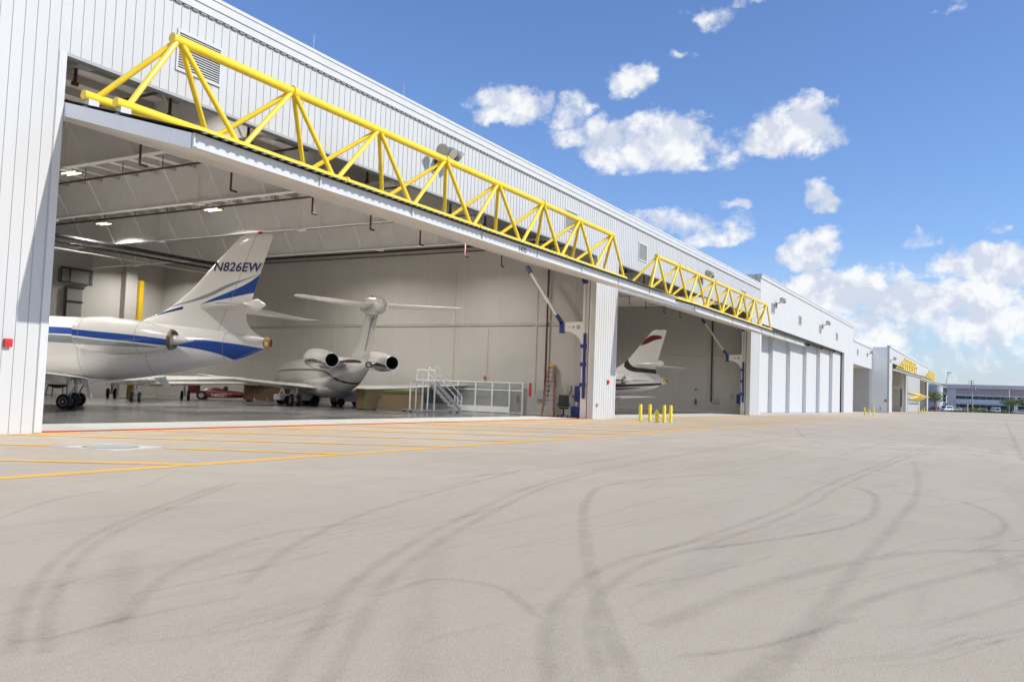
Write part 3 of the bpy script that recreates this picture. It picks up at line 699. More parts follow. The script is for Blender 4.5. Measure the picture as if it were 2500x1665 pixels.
def loft(secs, n=28, pw=2.0):
    """secs: (x, yc, zc, hy, hz)"""
    rg = []
    for (x, yc, zc, hy, hz) in secs:
        r_ = []
        for k in range(n):
            t = 2*math.pi*k/n; c_, s_ = math.cos(t), math.sin(t)
            r_.append((x, yc+hy*math.copysign(abs(c_)**(2/pw), c_), zc+hz*math.copysign(abs(s_)**(2/pw), s_)))
        rg.append(r_)
    return rg
def interp(secs, m=3):
    out = []
    for i in range(len(secs)-1):
        p0, p1, p2, p3 = secs[max(i-1, 0)], secs[i], secs[i+1], secs[min(i+2, len(secs)-1)]
        for k in range(m):
            t = k/m; out.append(tuple(.5*((2*b)+(c-a)*t+(2*a-5*b+4*c-d)*t*t+(3*b-a-3*c+d)*t**3) for a, b, c, d in zip(p0, p1, p2, p3)))
    out.append(secs[-1]); return out
AF = [(0, 0), (.015, .32), (.06, .62), (.16, .92), (.32, 1.0), (.55, .98), (.78, .60), (.93, .22), (1, .03)]
def foil(le, te, ht, thick_axis):
    le = Vector(le); te = Vector(te); a = Vector(thick_axis)
    up = [le+(te-le)*x+a*(ht*y) for x, y in AF]; dn = [le+(te-le)*x-a*(ht*y) for x, y in AF[1:]]
    return up+dn[::-1]
def wheelset(t, s, lat, r, w_, zbot, strut_top, door=None, twin=True, sgn=1):
    g_ = build(MB().tube([(s, lat, r), (s+.05, lat-.1*sgn, strut_top)], .075, 10).tube([(s, lat-.02, r), (s-.45, lat-.08, strut_top-.1)], .04, 8).box(s-.05, s+.05, lat-.28, lat+.28, r-.06, r+.06), 'landing_gear', GALV, t, world=False, smooth=True)
    offs = (-.24, .24) if twin else (0,)
    for o_ in offs:
        c0 = lat+o_
        tp = [( .0, w_/2*.55), (r*.0, 0)]
        rings = []
        for (rr, yy) in ((r*.55, -w_*.42), (r*.80, -w_*.5), (r*.95, -w_*.42), (r, -w_*.22), (r, w_*.22), (r*.95, w_*.42), (r*.80, w_*.5), (r*.55, w_*.42)):
            rings.append([(s+rr*math.cos(2*math.pi*k/24), c0+yy, r+rr*math.sin(2*math.pi*k/24)) for k in range(24)])
        wh = build(MB().rings(rings, True, True), 'wheel', RUB, g_, world=False, smooth=True)
        wh.name = 'tyre'
        rim = MB()
        for sg in (-1, 1):
            rim.rings([[(s+rr*math.cos(2*math.pi*k/20), c0+sg*yy, r+rr*math.sin(2*math.pi*k/20)) for k in range(20)] for rr, yy in ((r*.56, w_*.425), (r*.5, w_*.46), (r*.42, w_*.38), (r*.2, w_*.40), (r*.16, w_*.52), (.02, w_*.52))], False, True)
        build(rim, 'rim', mat('wheel_rim_alloy', (0.55, 0.55, 0.56), .35, .6), g_, world=False, smooth=True)
    if door:
        build(MB().add(door, [(0, 1, 2, 3)]).add([(a_, b_+.03, c_) for a_, b_, c_ in door], [(3, 2, 1, 0)]), 'gear_door', CREAM, t, world=False)

def jet_low_tail(name, loc, head, scale, label, bodym, nacm, finm, stabm=None, reg=None, wings=True):
    t = thing(name, label, 'jet', (loc[0], loc[1], 0), R(head), None, scale)
    S_ = [(22.9, 0, 2.35, .06, .06), (22.5, 0, 2.38, .35, .32), (21.5, 0, 2.5, .8, .75), (20.2, 0, 2.65, 1.15, 1.15), (18.6, 0, 2.85, 1.45, 1.55), (17, 0, 2.87, 1.62, 1.68), (14, 0, 2.86, 1.66, 1.72), (12, 0, 2.85, 1.66, 1.72),
          (10.3, 0, 2.86, 1.64, 1.69), (8.65, 0, 2.93, 1.55, 1.57), (6.9, 0, 3.0, 1.40, 1.44), (5.4, 0, 3.07, 1.2, 1.25), (3.7, 0, 3.17, .92, 1.01), (2.4, 0, 3.26, .68, .80), (1.5, 0, 3.32, .5, .62), (.75, 0, 3.42, .34, .42), (.22, 0, 3.51, .25, .27)]
    body = build(MB().rings(loft(interp(S_, 3), 36)), 'fuselage', bodym, t, world=False, smooth=True)
    build(MB().rings([[(x, rr*math.cos(2*math.pi*k/20), 3.51+rr*math.sin(2*math.pi*k/20)) for k in range(20)] for x, rr in ((.24, .245), (-.08, .215), (-.08, .18), (.1, .32), (.12, .01))], False, True), 'exhaust_pipe', mat('heat_tinted_metal', (0.62, 0.42, 0.20), .25, .9, .2, 4), t, world=False, smooth=True)
    # fin
    rows = [(3.5, 7.3, .34, .34), (3.77, 7.2, .34, .30), (3.96, 7.1, .70, .27), (4.25, 6.95, 1.04, .24), (4.56, 6.53, 1.22, .205), (4.76, 5.95, 1.26, .185), (5.12, 5.32, 1.24, .16), (5.56, 4.75, 1.03, .135), (6.0, 4.25, .91, .12), (6.48, 3.8, .78, .115), (7.49, 2.92, .48, .115), (8.16, 2.31, .27, .11), (8.6, 1.90, .14, .09), (8.80, 1.66, .08, .065), (8.9, 1.35, .22, .02)]
    build(MB().rings([foil((le, 0, z_), (te, 0, z_), ht, (0, 1, 0)) for z_, le, te, ht in interp(rows, 2)]), 'fin', finm, t, world=False, smooth=True)
    build(MB().sphere((.75, 0, 8.92), .09, 8, 6, (1.6, .8, 1)), 'beacon', RED, t, world=False, smooth=True)
    # tailplane + bullet
    for sg in (1, -1):
        rg = [foil((le, sg*l_, z_), (te, sg*l_, z_-.0), ht, (0, 0, 1)) for le, te, l_, z_, ht in ((3.7, 1.0, .0, 5.22, .12), (3.55, .85, .3, 5.22, .12), (2.1, .15, 2.3, 5.12, .085), (.75, -.55, 4.2, 5.03, .05), (.35, -.75, 4.42, 5.05, .02))]
        build(MB().rings(rg), 'tailplane', stabm or CREAM, t, world=False, smooth=True)
    build(MB().rings(loft([(4.6, 0, 5.28, .02, .02), (4.0, 0, 5.27, .14, .12), (2.6, 0, 5.27, .2, .2), (1.2, 0, 5.33, .2, .24), (.7, 0, 5.36, .15, .32), (.36, 0, 5.38, .06, .08), (.30, 0, 5.38, .03, .03)], 16)), 'tail_bullet', CREAM, t, world=False, smooth=True)
    # nacelles
    for sg in (1, -1):
        y_ = 2.15*sg
        N = [(8.55, y_, 3.62, .60, .66), (8.50, y_, 3.62, .66, .72), (8.2, y_, 3.6, .74, .80), (7.4, y_, 3.57, .80, .86), (6.4, y_, 3.52, .80, .86), (5.2, y_, 3.50, .72, .76), (4.4, y_, 3.47, .60, .60), (3.75, y_, 3.44, .46, .46)]
        nb = build(MB().rings(loft(interp(N, 3), 28), False, False), 'engine_nacelle', nacm, t, world=False, smooth=True)
        build(MB().rings(loft([(8.55, y_, 3.62, .60, .66), (8.58, y_, 3.62, .55, .61), (8.45, y_, 3.62, .50, .56), (8.0, y_, 3.6, .48, .54), (7.9, y_, 3.6, .01, .01)], 28), False, True), 'intake_lip', CHR, nb, world=False, smooth=True)
        build(MB().rings(loft([(3.75, y_, 3.44, .46, .46), (3.72, y_, 3.44, .42, .42), (3.95, y_, 3.45, .38, .38), (3.97, y_, 3.45, .01, .01)], 24), False, True), 'exhaust_liner', mat('nozzle_grey', (0.30, 0.27, 0.24), .5, .3), nb, world=False, smooth=True)
        build(MB().rings(loft([(4.4, y_, 3.45, .30, .30), (3.6, y_, 3.44, .24, .22), (2.75, y_, 3.42, .01, .01)], 14)), 'exhaust_cone', CREAM, nb, world=False, smooth=True)
        # open reverser half shell
        rv = []
        for xx in (3.84, 3.66):
            rv.append([(xx+.10*abs(math.sin(a_)), y_+sg*(.49*math.cos(a_)), 3.44+.49*math.sin(a_)) for a_ in [R(-88+176*k/10) for k in range(11)]] + [(xx+.04+.10*abs(math.sin(a_)), y_+sg*(.44*math.cos(a_)), 3.44+.44*math.sin(a_)) for a_ in [R(88-176*k/10) for k in range(11)]])
        build(MB().rings(rv), 'reverser_bucket', mat('heat_stained_bucket', (0.20, 0.155, 0.12), .4, .5, .2, 4), nb, world=False)
        build(MB().rings([foil((7.9, sg*1.1, 3.4), (4.6, sg*1.0, 3.4), .14, (0, 0, 1)), foil((7.7, sg*1.7, 3.5), (4.8, sg*1.7, 3.5), .14, (0, 0, 1))]), 'pylon', CREAM, t, world=False, smooth=True)
    for sg in (1, -1):
        rg = [foil((le, sg*l_, z_), (te, sg*l_, z_), ht, (0, 0, 1)) for le, te, l_, z_, ht in ((14.6, 8.2, .0, 1.45, .34), (13.9, 8.2, 1.4, 1.45, .30), (10.6, 7.0, 5.5, 1.60, .16), (8.2, 6.0, 10.2, 1.80, .07), (7.6, 6.0, 10.5, 1.82, .03))]
        build(MB().rings(rg), 'wing', CREAM, t, world=False, smooth=True)
    wheelset(t, 8.87, 2.3, .36, .20, 0, 1.55, sgn=1); wheelset(t, 11.2, -1.7, .36, .20, 0, 1.55, sgn=-1)
    for sg in (1,): build(MB().prism([(8.55, 1.45), (8.25, 1.45), (7.95, .55), (8.05, .5)], 1, 1.75*sg, 1.75*sg+.04), 'gear_door', CREAM, t, world=False)
    build(MB().prism([(5.9, 1.62), (5.3, 1.72), (4.95, 1.15), (5.15, 1.12)], 1, -.02, .03), 'ventral_blade', CREAM, t, world=False)
    wheelset(t, 19.0, 0, .22, .13, 0, 1.5)
    if reg:
        text_mesh('registration', reg, .62, Matrix(((-1, 0, 0, 1.84), (0, 0, 1, .1300), (0, 1, 0, 7.18), (0, 0, 0, 1))), REG, t, shear=.22, extr=.003, spacing=1.04, boldoff=.011)
    return t
BLU = (0.018, 0.075, 0.36); GRY = (0.27, 0.31, 0.33)
wbody = (0.87, 0.85, 0.815)
m_body = stripe_mat('white_with_blue_cheatline', wbody, [(BLU, [(23, 3.62, 3.98), (10.9, 3.61, 3.95), (9.7, 3.60, 3.92), (4.2, 3.20, 3.63), (3.0, 3.05, 3.55), (1.8, 2.70, 3.44), (1.4, 2.4, 3.40), (.58, 2.35, 3.29), (-.24, 2.3, 3.17)]), (GRY, [(23, 3.22, 3.54), (10.8, 3.19, 3.55), (9.6, 3.16, 3.52), (7.2, 3.18, 3.26)])], seams=((8.9, .05), (5.6, .03), (2.1, 0), (11.2, 0), (14, 0)))
m_nac = stripe_mat('nacelle_white_blue_band', wbody, [(BLU, [(9, 3.53, 3.80), (6.88, 3.35, 3.67), (5.24, 3.24, 3.56), (3.6, 3.12, 3.41)]), (GRY, [(9, 3.08, 3.42), (6.86, 3.05, 3.28), (5.2, 3.03, 3.17), (4.3, 3.04, 3.06)])], seams=((5.3, 0), (8.15, 0)))
m_fin = stripe_mat('fin_white_blue_sweep', wbody, [
    (GRY, [(5.3, 5.14, 5.18), (4.2, 5.40, 5.50), (3.3, 5.66, 5.84), (2.2, 6.20, 6.36), (1.5, 6.52, 6.60), (.6, 6.9, 6.92)]),
    (BLU, [(3.62, 5.30, 5.32), (2.9, 5.50, 5.66), (2.2, 5.66, 5.96), (1.37, 5.86, 6.36), (.6, 6.02, 6.93)]),
    ((.012, .03, .20), [(6.7, 4.50, 4.55), (5.58, 4.80, 4.90), (4.5, 5.06, 5.20)])], seams=((4.05, -.355),))
J1 = jet_low_tail('business_jet', (29.9, 30.88), 112, 1.0, 'white business jet with blue and grey stripes, tail at the hangar door', m_body, m_nac, m_fin, reg='N826EW')
DKB = (0.05, 0.04, 0.035); MRN = (0.22, 0.01, 0.012)
m_b3 = stripe_mat('white_with_dark_swooshes', (0.84, 0.825, 0.80), [(DKB, [(14, 2.2, 2.4), (9, 2.75, 2.95), (6, 3.2, 3.38), (3.5, 3.42, 3.52), (1.6, 3.48, 3.50)]), (DKB, [(14, 1.7, 1.9), (8, 2.3, 2.5), (5, 2.72, 2.98), (2.5, 2.9, 3.16), (.4, 3.05, 3.32)]), (MRN, [(10, 1.9, 2.0), (6, 2.35, 2.52), (3.6, 2.6, 2.72), (2.6, 2.72, 2.74)])])
m_f3 = stripe_mat('fin_with_dark_hook_and_maroon_tip', (0.84, 0.825, 0.80), [(DKB, [(4.9, 5.0, 6.2), (4.55, 4.72, 5.9), (4.2, 4.55, 5.3), (3.6, 4.42, 4.95), (2.6, 4.35, 4.82), (1.1, 4.25, 4.74)]), (DKB, [(3.05, 7.22, 7.26), (2.2, 7.45, 7.9), (1.5, 7.75, 8.05), (.6, 7.95, 8.12)]), (MRN, [(2.9, 7.38, 7.42), (2.2, 7.68, 8.1), (1.5, 7.93, 8.32), (.6, 8.05, 8.2)])])
J3 = jet_low_tail('business_jet', (72.2, 25.7), 85, .85, 'white jet with dark and maroon swooshes, alone in the second bay', m_b3, m_b3, m_f3)

# T-tail jet
def ttail():
    t = thing('business_jet', 'white T-tail jet seen from behind with two round engine exhausts', 'jet', (41.3, 33.1, 0), R(58), None, 1.02)
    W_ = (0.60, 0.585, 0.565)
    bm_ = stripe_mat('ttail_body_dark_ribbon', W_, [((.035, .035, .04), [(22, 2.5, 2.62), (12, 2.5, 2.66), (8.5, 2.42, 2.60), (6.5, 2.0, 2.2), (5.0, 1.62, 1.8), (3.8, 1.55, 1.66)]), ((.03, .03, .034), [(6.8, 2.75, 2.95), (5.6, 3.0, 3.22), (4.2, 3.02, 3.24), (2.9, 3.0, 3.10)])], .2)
    S_ = [(25.5, 0, 1.95, .05, .05), (25, 0, 2.0, .4, .4), (23.5, 0, 2.1, .9, .85), (21.5, 0, 2.2, 1.22, 1.25), (19, 0, 2.22, 1.3, 1.33), (14, 0, 2.22, 1.3, 1.33), (9.5, 0, 2.22, 1.3, 1.33), (7.6, 0, 2.27, 1.22, 1.22), (6, 0, 2.40, 1.02, 1.02), (4.6, 0, 2.58, .74, .78), (3.4, 0, 2.74, .46, .52), (2.6, 0, 2.85, .27, .30), (2.28, 0, 2.91, .2, .21)]
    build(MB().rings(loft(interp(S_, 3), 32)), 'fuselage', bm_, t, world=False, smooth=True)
    build(MB().rings([[(x, rr*math.cos(2*math.pi*k/20), 2.91+rr*math.sin(2*math.pi*k/20)) for k in range(20)] for x, rr in ((2.32, .205), (2.15, .20), (2.14, .155), (2.3, .15), (2.31, .01))], False, True), 'tail_exhaust', mat('dark_nozzle', (.03, .03, .03)), t, world=False, smooth=True)
    rows = [(2.9, 7.6, 2.45, .22), (3.16, 6.6, 2.24, .19), (3.6, 5.4, 2.0, .32), (4.1, 4.75, 1.78, .16), (5.22, 3.85, 1.22, .15), (5.96, 3.25, .85, .14), (6.5, 2.85, .6, .13)]
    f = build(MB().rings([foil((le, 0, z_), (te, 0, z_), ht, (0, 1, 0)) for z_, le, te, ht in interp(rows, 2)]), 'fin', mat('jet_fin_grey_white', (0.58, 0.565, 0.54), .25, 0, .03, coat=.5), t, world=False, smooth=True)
    mb = MB()
    for sg in (1, -1):
        mb.bar((2.35+.42, sg*.150, 3.5), (1.15+.40, sg*.150, 5.75), .012, .05).bar((2.77, sg*.148, 3.5), (2.42, sg*.075, 3.5), .012, .05).bar((1.55, sg*.145, 5.74), (1.28, sg*.075, 5.74), .012, .05)
    build(mb, 'rudder_gap', BLK, f, world=False)
    build(MB().rings(loft(interp([(4.2, 0, 6.65, .04, .04), (3.8, 0, 6.66, .28, .30), (2.9, 0, 6.62, .48, .50), (1.8, 0, 6.56, .55, .58), (.9, 0, 6.50, .50, .55), (.25, 0, 6.47, .34, .40), (-.05, 0, 6.46, .06, .07)], 3), 22)), 'tail_bullet', mat('jet_fin_grey_white', (.6, .6, .6)), t, world=False, smooth=True)
    build(MB().sphere((2.2, 0, 7.22), .07, 8, 6), 'beacon', RED, t, world=False)
    for sg in (1, -1):
        rg = [foil((le, sg*l_, z_), (te, sg*l_, z_), ht, (0, 0, 1)) for le, te, l_, z_, ht in ((3.1, .55, .0, 6.6, .16), (3.0, .5, .45, 6.6, .16), (1.7, .0, 2.9, 6.63, .13), (.75, -.45, 5.1, 6.67, .08), (.45, -.5, 5.3, 6.67, .03))]
        build(MB().rings(rg), 'tailplane', mat('jet_tailplane_white', (0.90, 0.87, 0.82), .25, 0, .03, coat=.5), t, world=False, smooth=True)
        y_ = 2.0*sg
        N = [(8.3, y_, 3.32, .55, .55), (8.2, y_, 3.32, .60, .60), (7.7, y_, 3.3, .66, .66), (6.6, y_, 3.25, .69, .68), (5.4, y_, 3.18, .67, .66), (4.4, y_, 3.13, .58, .58), (3.5, y_, 3.12, .47, .47)]
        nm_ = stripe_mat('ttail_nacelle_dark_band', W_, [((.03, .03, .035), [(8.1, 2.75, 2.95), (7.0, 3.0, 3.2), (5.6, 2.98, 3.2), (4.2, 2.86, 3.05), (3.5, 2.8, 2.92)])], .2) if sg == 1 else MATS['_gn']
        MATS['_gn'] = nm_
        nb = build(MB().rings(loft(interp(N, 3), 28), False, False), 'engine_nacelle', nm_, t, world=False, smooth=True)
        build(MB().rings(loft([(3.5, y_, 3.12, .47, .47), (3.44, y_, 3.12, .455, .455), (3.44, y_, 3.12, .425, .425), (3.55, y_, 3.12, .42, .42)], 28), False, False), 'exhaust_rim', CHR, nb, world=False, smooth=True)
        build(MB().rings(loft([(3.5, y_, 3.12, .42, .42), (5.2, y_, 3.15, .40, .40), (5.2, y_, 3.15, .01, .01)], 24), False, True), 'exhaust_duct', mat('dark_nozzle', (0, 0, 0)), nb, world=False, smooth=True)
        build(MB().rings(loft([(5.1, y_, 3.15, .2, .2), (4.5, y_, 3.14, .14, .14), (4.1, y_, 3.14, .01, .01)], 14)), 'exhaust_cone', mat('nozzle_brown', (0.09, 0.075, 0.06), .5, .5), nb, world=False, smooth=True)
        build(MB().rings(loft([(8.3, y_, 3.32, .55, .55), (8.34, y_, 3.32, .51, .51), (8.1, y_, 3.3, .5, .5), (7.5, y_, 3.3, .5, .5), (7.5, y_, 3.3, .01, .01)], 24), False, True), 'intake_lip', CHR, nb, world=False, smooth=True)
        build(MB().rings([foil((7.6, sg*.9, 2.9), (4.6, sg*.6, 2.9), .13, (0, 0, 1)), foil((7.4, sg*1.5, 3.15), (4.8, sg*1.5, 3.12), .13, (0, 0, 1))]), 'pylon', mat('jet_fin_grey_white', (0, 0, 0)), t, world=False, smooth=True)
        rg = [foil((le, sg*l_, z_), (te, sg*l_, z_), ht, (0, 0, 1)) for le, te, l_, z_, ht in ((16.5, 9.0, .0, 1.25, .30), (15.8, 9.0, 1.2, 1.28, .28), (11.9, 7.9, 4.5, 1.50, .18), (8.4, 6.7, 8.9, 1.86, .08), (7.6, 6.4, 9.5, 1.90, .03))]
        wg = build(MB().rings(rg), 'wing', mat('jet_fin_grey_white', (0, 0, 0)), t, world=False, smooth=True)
        wheelset(t, 9.5, 2.7*sg, .42, .24, 0, 1.3, sgn=sg)
    build(MB().rings(loft([(17, 0, 1.25, .1, .1), (16, 0, 1.2, 1.2, .45), (12, 0, 1.15, 1.5, .55), (9, 0, 1.15, 1.4, .5), (7.6, 0, 1.3, .5, .2)], 20)), 'belly_fairing', bm_, t, world=False, smooth=True)
    wheelset(t, 22.3, 0, .25, .14, 0, 1.2)
    return t
J2 = ttail()
# fourth jet, mostly hidden behind the first: white, facing the camera
def hidden_jet():
    t = thing('business_jet', 'white jet parked deep inside, only its wheels and wing show beneath the nearest jet', 'jet', (36.3, 49.4, 0), R(228))
    build(MB().rings(loft(interp([(2.2, 0, 1.75, .05, .05), (1.7, 0, 1.8, .4, .35), (.4, 0, 1.95, .85, .78), (-2, 0, 2.1, 1.05, 1.05), (-10, 0, 2.1, 1.05, 1.05), (-13, 0, 2.3, .6, .7), (-15.5, 0, 2.6, .12, .15)], 3), 24)), 'fuselage', CREAM, t, world=False, smooth=True)
    for sg in (1, -1):
        build(MB().rings([foil((le, sg*l_, z_), (te, sg*l_, z_), ht, (0, 0, 1)) for le, te, l_, z_, ht in ((-5.5, -9.6, 0, 1.2, .22), (-6.2, -9.6, 1, 1.22, .2), (-9.4, -10.8, 8.6, 1.55, .05))]), 'wing', CREAM, t, world=False, smooth=True)
        wheelset(t, -9.2, 2.6*sg, .36, .2, 0, 1.2, sgn=sg)
        build(MB().rings(loft([(-9.6, sg*1.7, 2.6, .35, .35), (-10.2, sg*1.7, 2.6, .5, .5), (-12, sg*1.7, 2.6, .45, .45), (-13.2, sg*1.7, 2.6, .25, .25)], 18)), 'engine_nacelle', CREAM, t, world=False, smooth=True)
    build(MB().rings([foil((-11.5, 0, 2.8), (-15.3, 0, 2.8), .15, (0, 1, 0)), foil((-14.2, 0, 4.4), (-16.0, 0, 4.4), .06, (0, 1, 0))]), 'fin', CREAM, t, world=False, smooth=True)
    wheelset(t, 0, 0, .33, .2, 0, 1.3)
    return t
hidden_jet()
# ================================================================== hangar furniture
def thingbox(name, label, cat, x0, x1, y0, y1, z0, z1, m_, extra=None, bevel=.015):
    o = build(MB().box(x0, x1, y0, y1, z0, z1), name, m_, bevel=bevel); tag(o, label, cat); return o
# wheeled boarding stair
def stair():
    t = thing('boarding_stair', 'white wheeled maintenance stair with handrails beside the glass partition', 'stair', (46.5, 32.8, 0))
    A = Vector((48.3, 31.9, 0)); B = Vector((45.6, 33.2, 0)); d = (B-A).normalized(); n_ = Vector((-d.y, d.x, 0)); n_ = n_ if n_.y < 0 else -n_
    Wt = .9; SW = mat('stair_white', (0.80, 0.80, 0.80), .4); W2 = mat('stair_grey_stringer', (0.36, 0.355, 0.35), .5)
    top = A+d*2.1+Vector((0, 0, 2.05)); pl = top+d*.9
    for k in (0, 1):
        o = n_*Wt*(k-.5)
        build(MB().bar(A+o+Vector((0, 0, .15)), top+o, .05, .24), 'stringer', W2, t)
        mb = MB(); up = Vector((0, 0, 1.0))
        mb.tube([A+o+Vector((0, 0, .1)), A+o+Vector((0, 0, 1.15))], .042, 8)
        mb.tube([A+o+Vector((0, 0, 1.15)), top+o+up], .036, 8).tube([A+o+Vector((0, 0, .68)), top+o+up*.55], .03, 8)
        mb.tube([top+o, top+o+up], .045, 8).tube([top+o+up, top+o+up*1.02], .02, 6).tube([pl+o-Vector((0, 0, .8)), pl+o+up*.75], .045, 8).tube([pl+o+up*.75, top+o+up*.75], .04, 8)
        build(mb, 'handrail', SW, t, smooth=True)
        mb = MB().tube([top+o, top+o-Vector((0, 0, 1.95))], .05, 8).tube([pl+o, pl+o-Vector((0, 0, 1.95))], .05, 8)
        build(mb, 'support_post', SW, t)
    for k in range(7):
        p = A+(top-A)*((k+.7)/7.6); build(MB().bar(p-n_*Wt*.48, p+n_*Wt*.48, .24, .035), 'tread', SW, t)
    build(MB().bar(top-d*.05, pl+d*.1, .95, .05), 'platform', SW, t)
    # low front rail frame to the left
    E_ = A+d*3.9
    mb = MB()
    for q in (A+d*2.6, E_):
        mb.tube([q+n_*.45+Vector((0, 0, .2)), q+n_*.45+Vector((0, 0, 1.95))], .055, 8)
    mb.tube([A+d*2.6+n_*.45+Vector((0, 0, 1.85)), E_+n_*.45+Vector((0, 0, 1.85))], .018, 6)
    build(mb, 'guard_frame', SW, t)
    build(MB().bar(A+Vector((0, 0, .16))+n_*.45, E_+Vector((0, 0, .16))+n_*.45, .09, .1).bar(A+Vector((0, 0, .16))-n_*.45, E_+Vector((0, 0, .16))-n_*.45, .09, .1).bar(E_-n_*.45+Vector((0, 0, .16)), E_+n_*.45+Vector((0, 0, .16)), .09, .1), 'base_frame', W2, t)
    for q in (A+d*.3, E_-d*.1):
        for k in (-.45, .45): c = q+n_*k; build(MB().tube([c-n_*.03+Vector((0, 0, .08)), c+n_*.03+Vector((0, 0, .08))], .08, 12), 'caster', RUB, t)
stair()
# glass partition along the wall
t = thing('glass_partition', 'white framed glass office partition standing along the side wall', 'partition', (52.68, 34, 0))
ys = [atX(px, 1000, 52.68).y for px in (1275, 1243, 1201, 1160, 1117)] + [38.6]; zt = 2.25
SW = mat('partition_white_frame', (0.80, 0.80, 0.78), .4)
for i, y_ in enumerate(ys): build(MB().box(52.62, 52.74, y_-.05, y_+.05, .01, zt), 'post', SW, t)
for i in range(len(ys)-1):
    a_, b_ = ys[i]+.05, ys[i+1]-.05
    build(MB().box(52.64, 52.72, a_, b_, zt-.08, zt-.0).box(52.64, 52.72, a_, b_, 1.62, 1.70).box(52.64, 52.72, a_, b_, .05, .48 if i else .1), 'rail', SW, t)
    build(MB().box(52.67, 52.685, a_, b_, .1 if not i else .48, 1.62).box(52.67, 52.685, a_, b_, 1.70, zt-.08), 'pane', GLASS, t)
# tan crate with olive frame
t = thing('wooden_crate', 'large tan crate with olive green edging behind the white stair', 'crate', (46.9, 36.6, 0), R(-22))
c0, c1 = 44.9, 49.6
build(MB().box(-2.3, 2.3, -.6, .6, .08, 1.30), 'panel', WOOD, t, world=False)
mb = MB()
for xx in (-2.32, 2.18): mb.box(xx, xx+.14, -.64, -.605, .05, 1.32)
mb.box(-2.32, 2.32, -.66, -.606, 1.24, 1.40).box(-2.32, 2.32, -.606, .64, 1.305, 1.40)
build(mb, 'frame', GRN, t, world=False)
# ground power cart and tug behind the T-tail jet
t = thing('ground_power_cart', 'white boxy ground power cart behind the T-tail jet gear', 'cart', (50.6, 43.2, 0), R(-30))
build(MB().box(-1.5, .9, -.7, .7, .35, 1.35), 'housing', mat('cart_white', (0.66, 0.67, 0.68), .4), t, world=False, bevel=.05)
build(MB().box(.95, 1.7, -.68, .68, .35, 1.55), 'cab', mat('cart_pale', (0.55, 0.56, 0.58), .4), t, world=False, bevel=.05)
for k in range(5): build(MB().box(1.05, 1.6, -.70, -.685, .75+.13*k, .80+.13*k), 'grille_bar', GREYP, t, world=False)
for xx in (-1.1, .6):
    for yy in (-.72, .72): build(MB().tube([(xx, yy-.09, .3), (xx, yy+.09, .3)], .3, 16), 'wheel', RUB, t, world=False, smooth=True)
t = thing('aircraft_tug', 'low white aircraft tug between the T-tail jet wheels', 'tug', (47.0, 45.3, 0), R(-25))
build(MB().prism([(-1.6, .35), (-1.6, .75), (-.4, .8), (-.3, 1.15), (.4, 1.15), (.5, .8), (1.5, .7), (1.5, .35)], 1, -.75, .75), 'body', MATS['cart_white'], t, world=False, bevel=.04)
for xx in (-1.0, 1.0):
    for yy in (-.78, .78):
        build(MB().tube([(xx, yy-.1, .34), (xx, yy+.1, .34)], .34, 16), 'wheel', RUB, t, world=False, smooth=True)
# open-wheel race car
t = thing('race_car', 'dark red open-wheel race car parked deep in the hangar', 'race car', (49.2, 55.2, 0), R(-48))
RC = mat('race_red', (0.12, 0.007, 0.012), .3, 0, .1, coat=.5)
build(MB().rings(loft(interp([(3.0, 0, .32, .12, .06), (2.2, 0, .38, .2, .13), (1.0, 0, .48, .32, .25), (0, 0, .5, .42, .32), (-1.0, 0, .62, .45, .42), (-2.0, 0, .5, .3, .28), (-2.4, 0, .45, .15, .15)], 2), 16)), 'body', RC, t, world=False, smooth=True)
build(MB().box(-1.6, .5, -.95, .95, .2, .55), 'sidepod', RC, t, world=False, bevel=.08)
build(MB().box(2.7, 3.2, -.9, .9, .18, .24).box(2.7, 3.2, -.93, -.89, .15, .45).box(2.7, 3.2, .89, .93, .15, .45), 'front_wing', RC, t, world=False)
build(MB().box(-3.0, -2.4, -.6, .6, 1.15, 1.22).box(-3.05, -2.3, -.64, -.6, .5, 1.35).box(-3.05, -2.3, .6, .64, .5, 1.35), 'rear_wing', RC, t, world=False)
build(MB().sphere((-.2, 0, .98), .2, 10, 8), 'headrest', LEA, t, world=False)
for xx in (1.75, -1.95):
    for yy in (-.95, .95):
        wh = build(MB().tube([(xx, yy-.17, .36), (xx, yy+.17, .36)], .36, 18), 'wheel', RUB, t, world=False, smooth=True)
        build(MB().tube([(xx, yy-.176, .36), (xx, yy+.176, .36)], .2, 14), 'rim', CHR, wh, world=False)
text_mesh('lettering', 'TARGET', .34, Matrix.Translation(Vector((-.6, -.957, .38))) @ Matrix.Rotation(R(90), 4, 'X'), mat('lettering_white', (.8, .8, .8), .5), t)
# stacked dark cases and a tripod jack
def at_ground(px, py): return atZ(px, py, 0)
t = thing('storage_case', 'long dark brown storage case near the tripod jack', 'case', (51.0, 51.0, 0), R(-38))
build(MB().box(-2.9, 2.6, -.8, .8, .12, 1.25), 'box', CARD, t, world=False, bevel=.03)
build(MB().box(-3.0, 2.7, -.9, .9, 1.26, 1.34), 'lid', mat('case_lid', (0.16, 0.13, 0.09), .6), t, world=False)
for xx in (-2.2, -1.2, .4, 1.9): build(MB().box(xx, xx+.07, -.84, -.80, .12, .30), 'latch', CHR, t, world=False)
p = at_ground(689, 983)
t = thing('tripod_jack', 'pale tripod jack under the T-tail jet wing', 'jack', (p.x, p.y, 0))
build(MB().tube([(0, 0, .5), (0, 0, 1.5)], .06, 8), 'ram', CHR, t, world=False)
for k in range(3):
    a_ = R(120*k+20); build(MB().tube([(0, 0, 1.35), (.55*math.cos(a_), .55*math.sin(a_), .02)], .03, 6), 'leg', SW, t, world=False)
p = at_ground(745, 983)
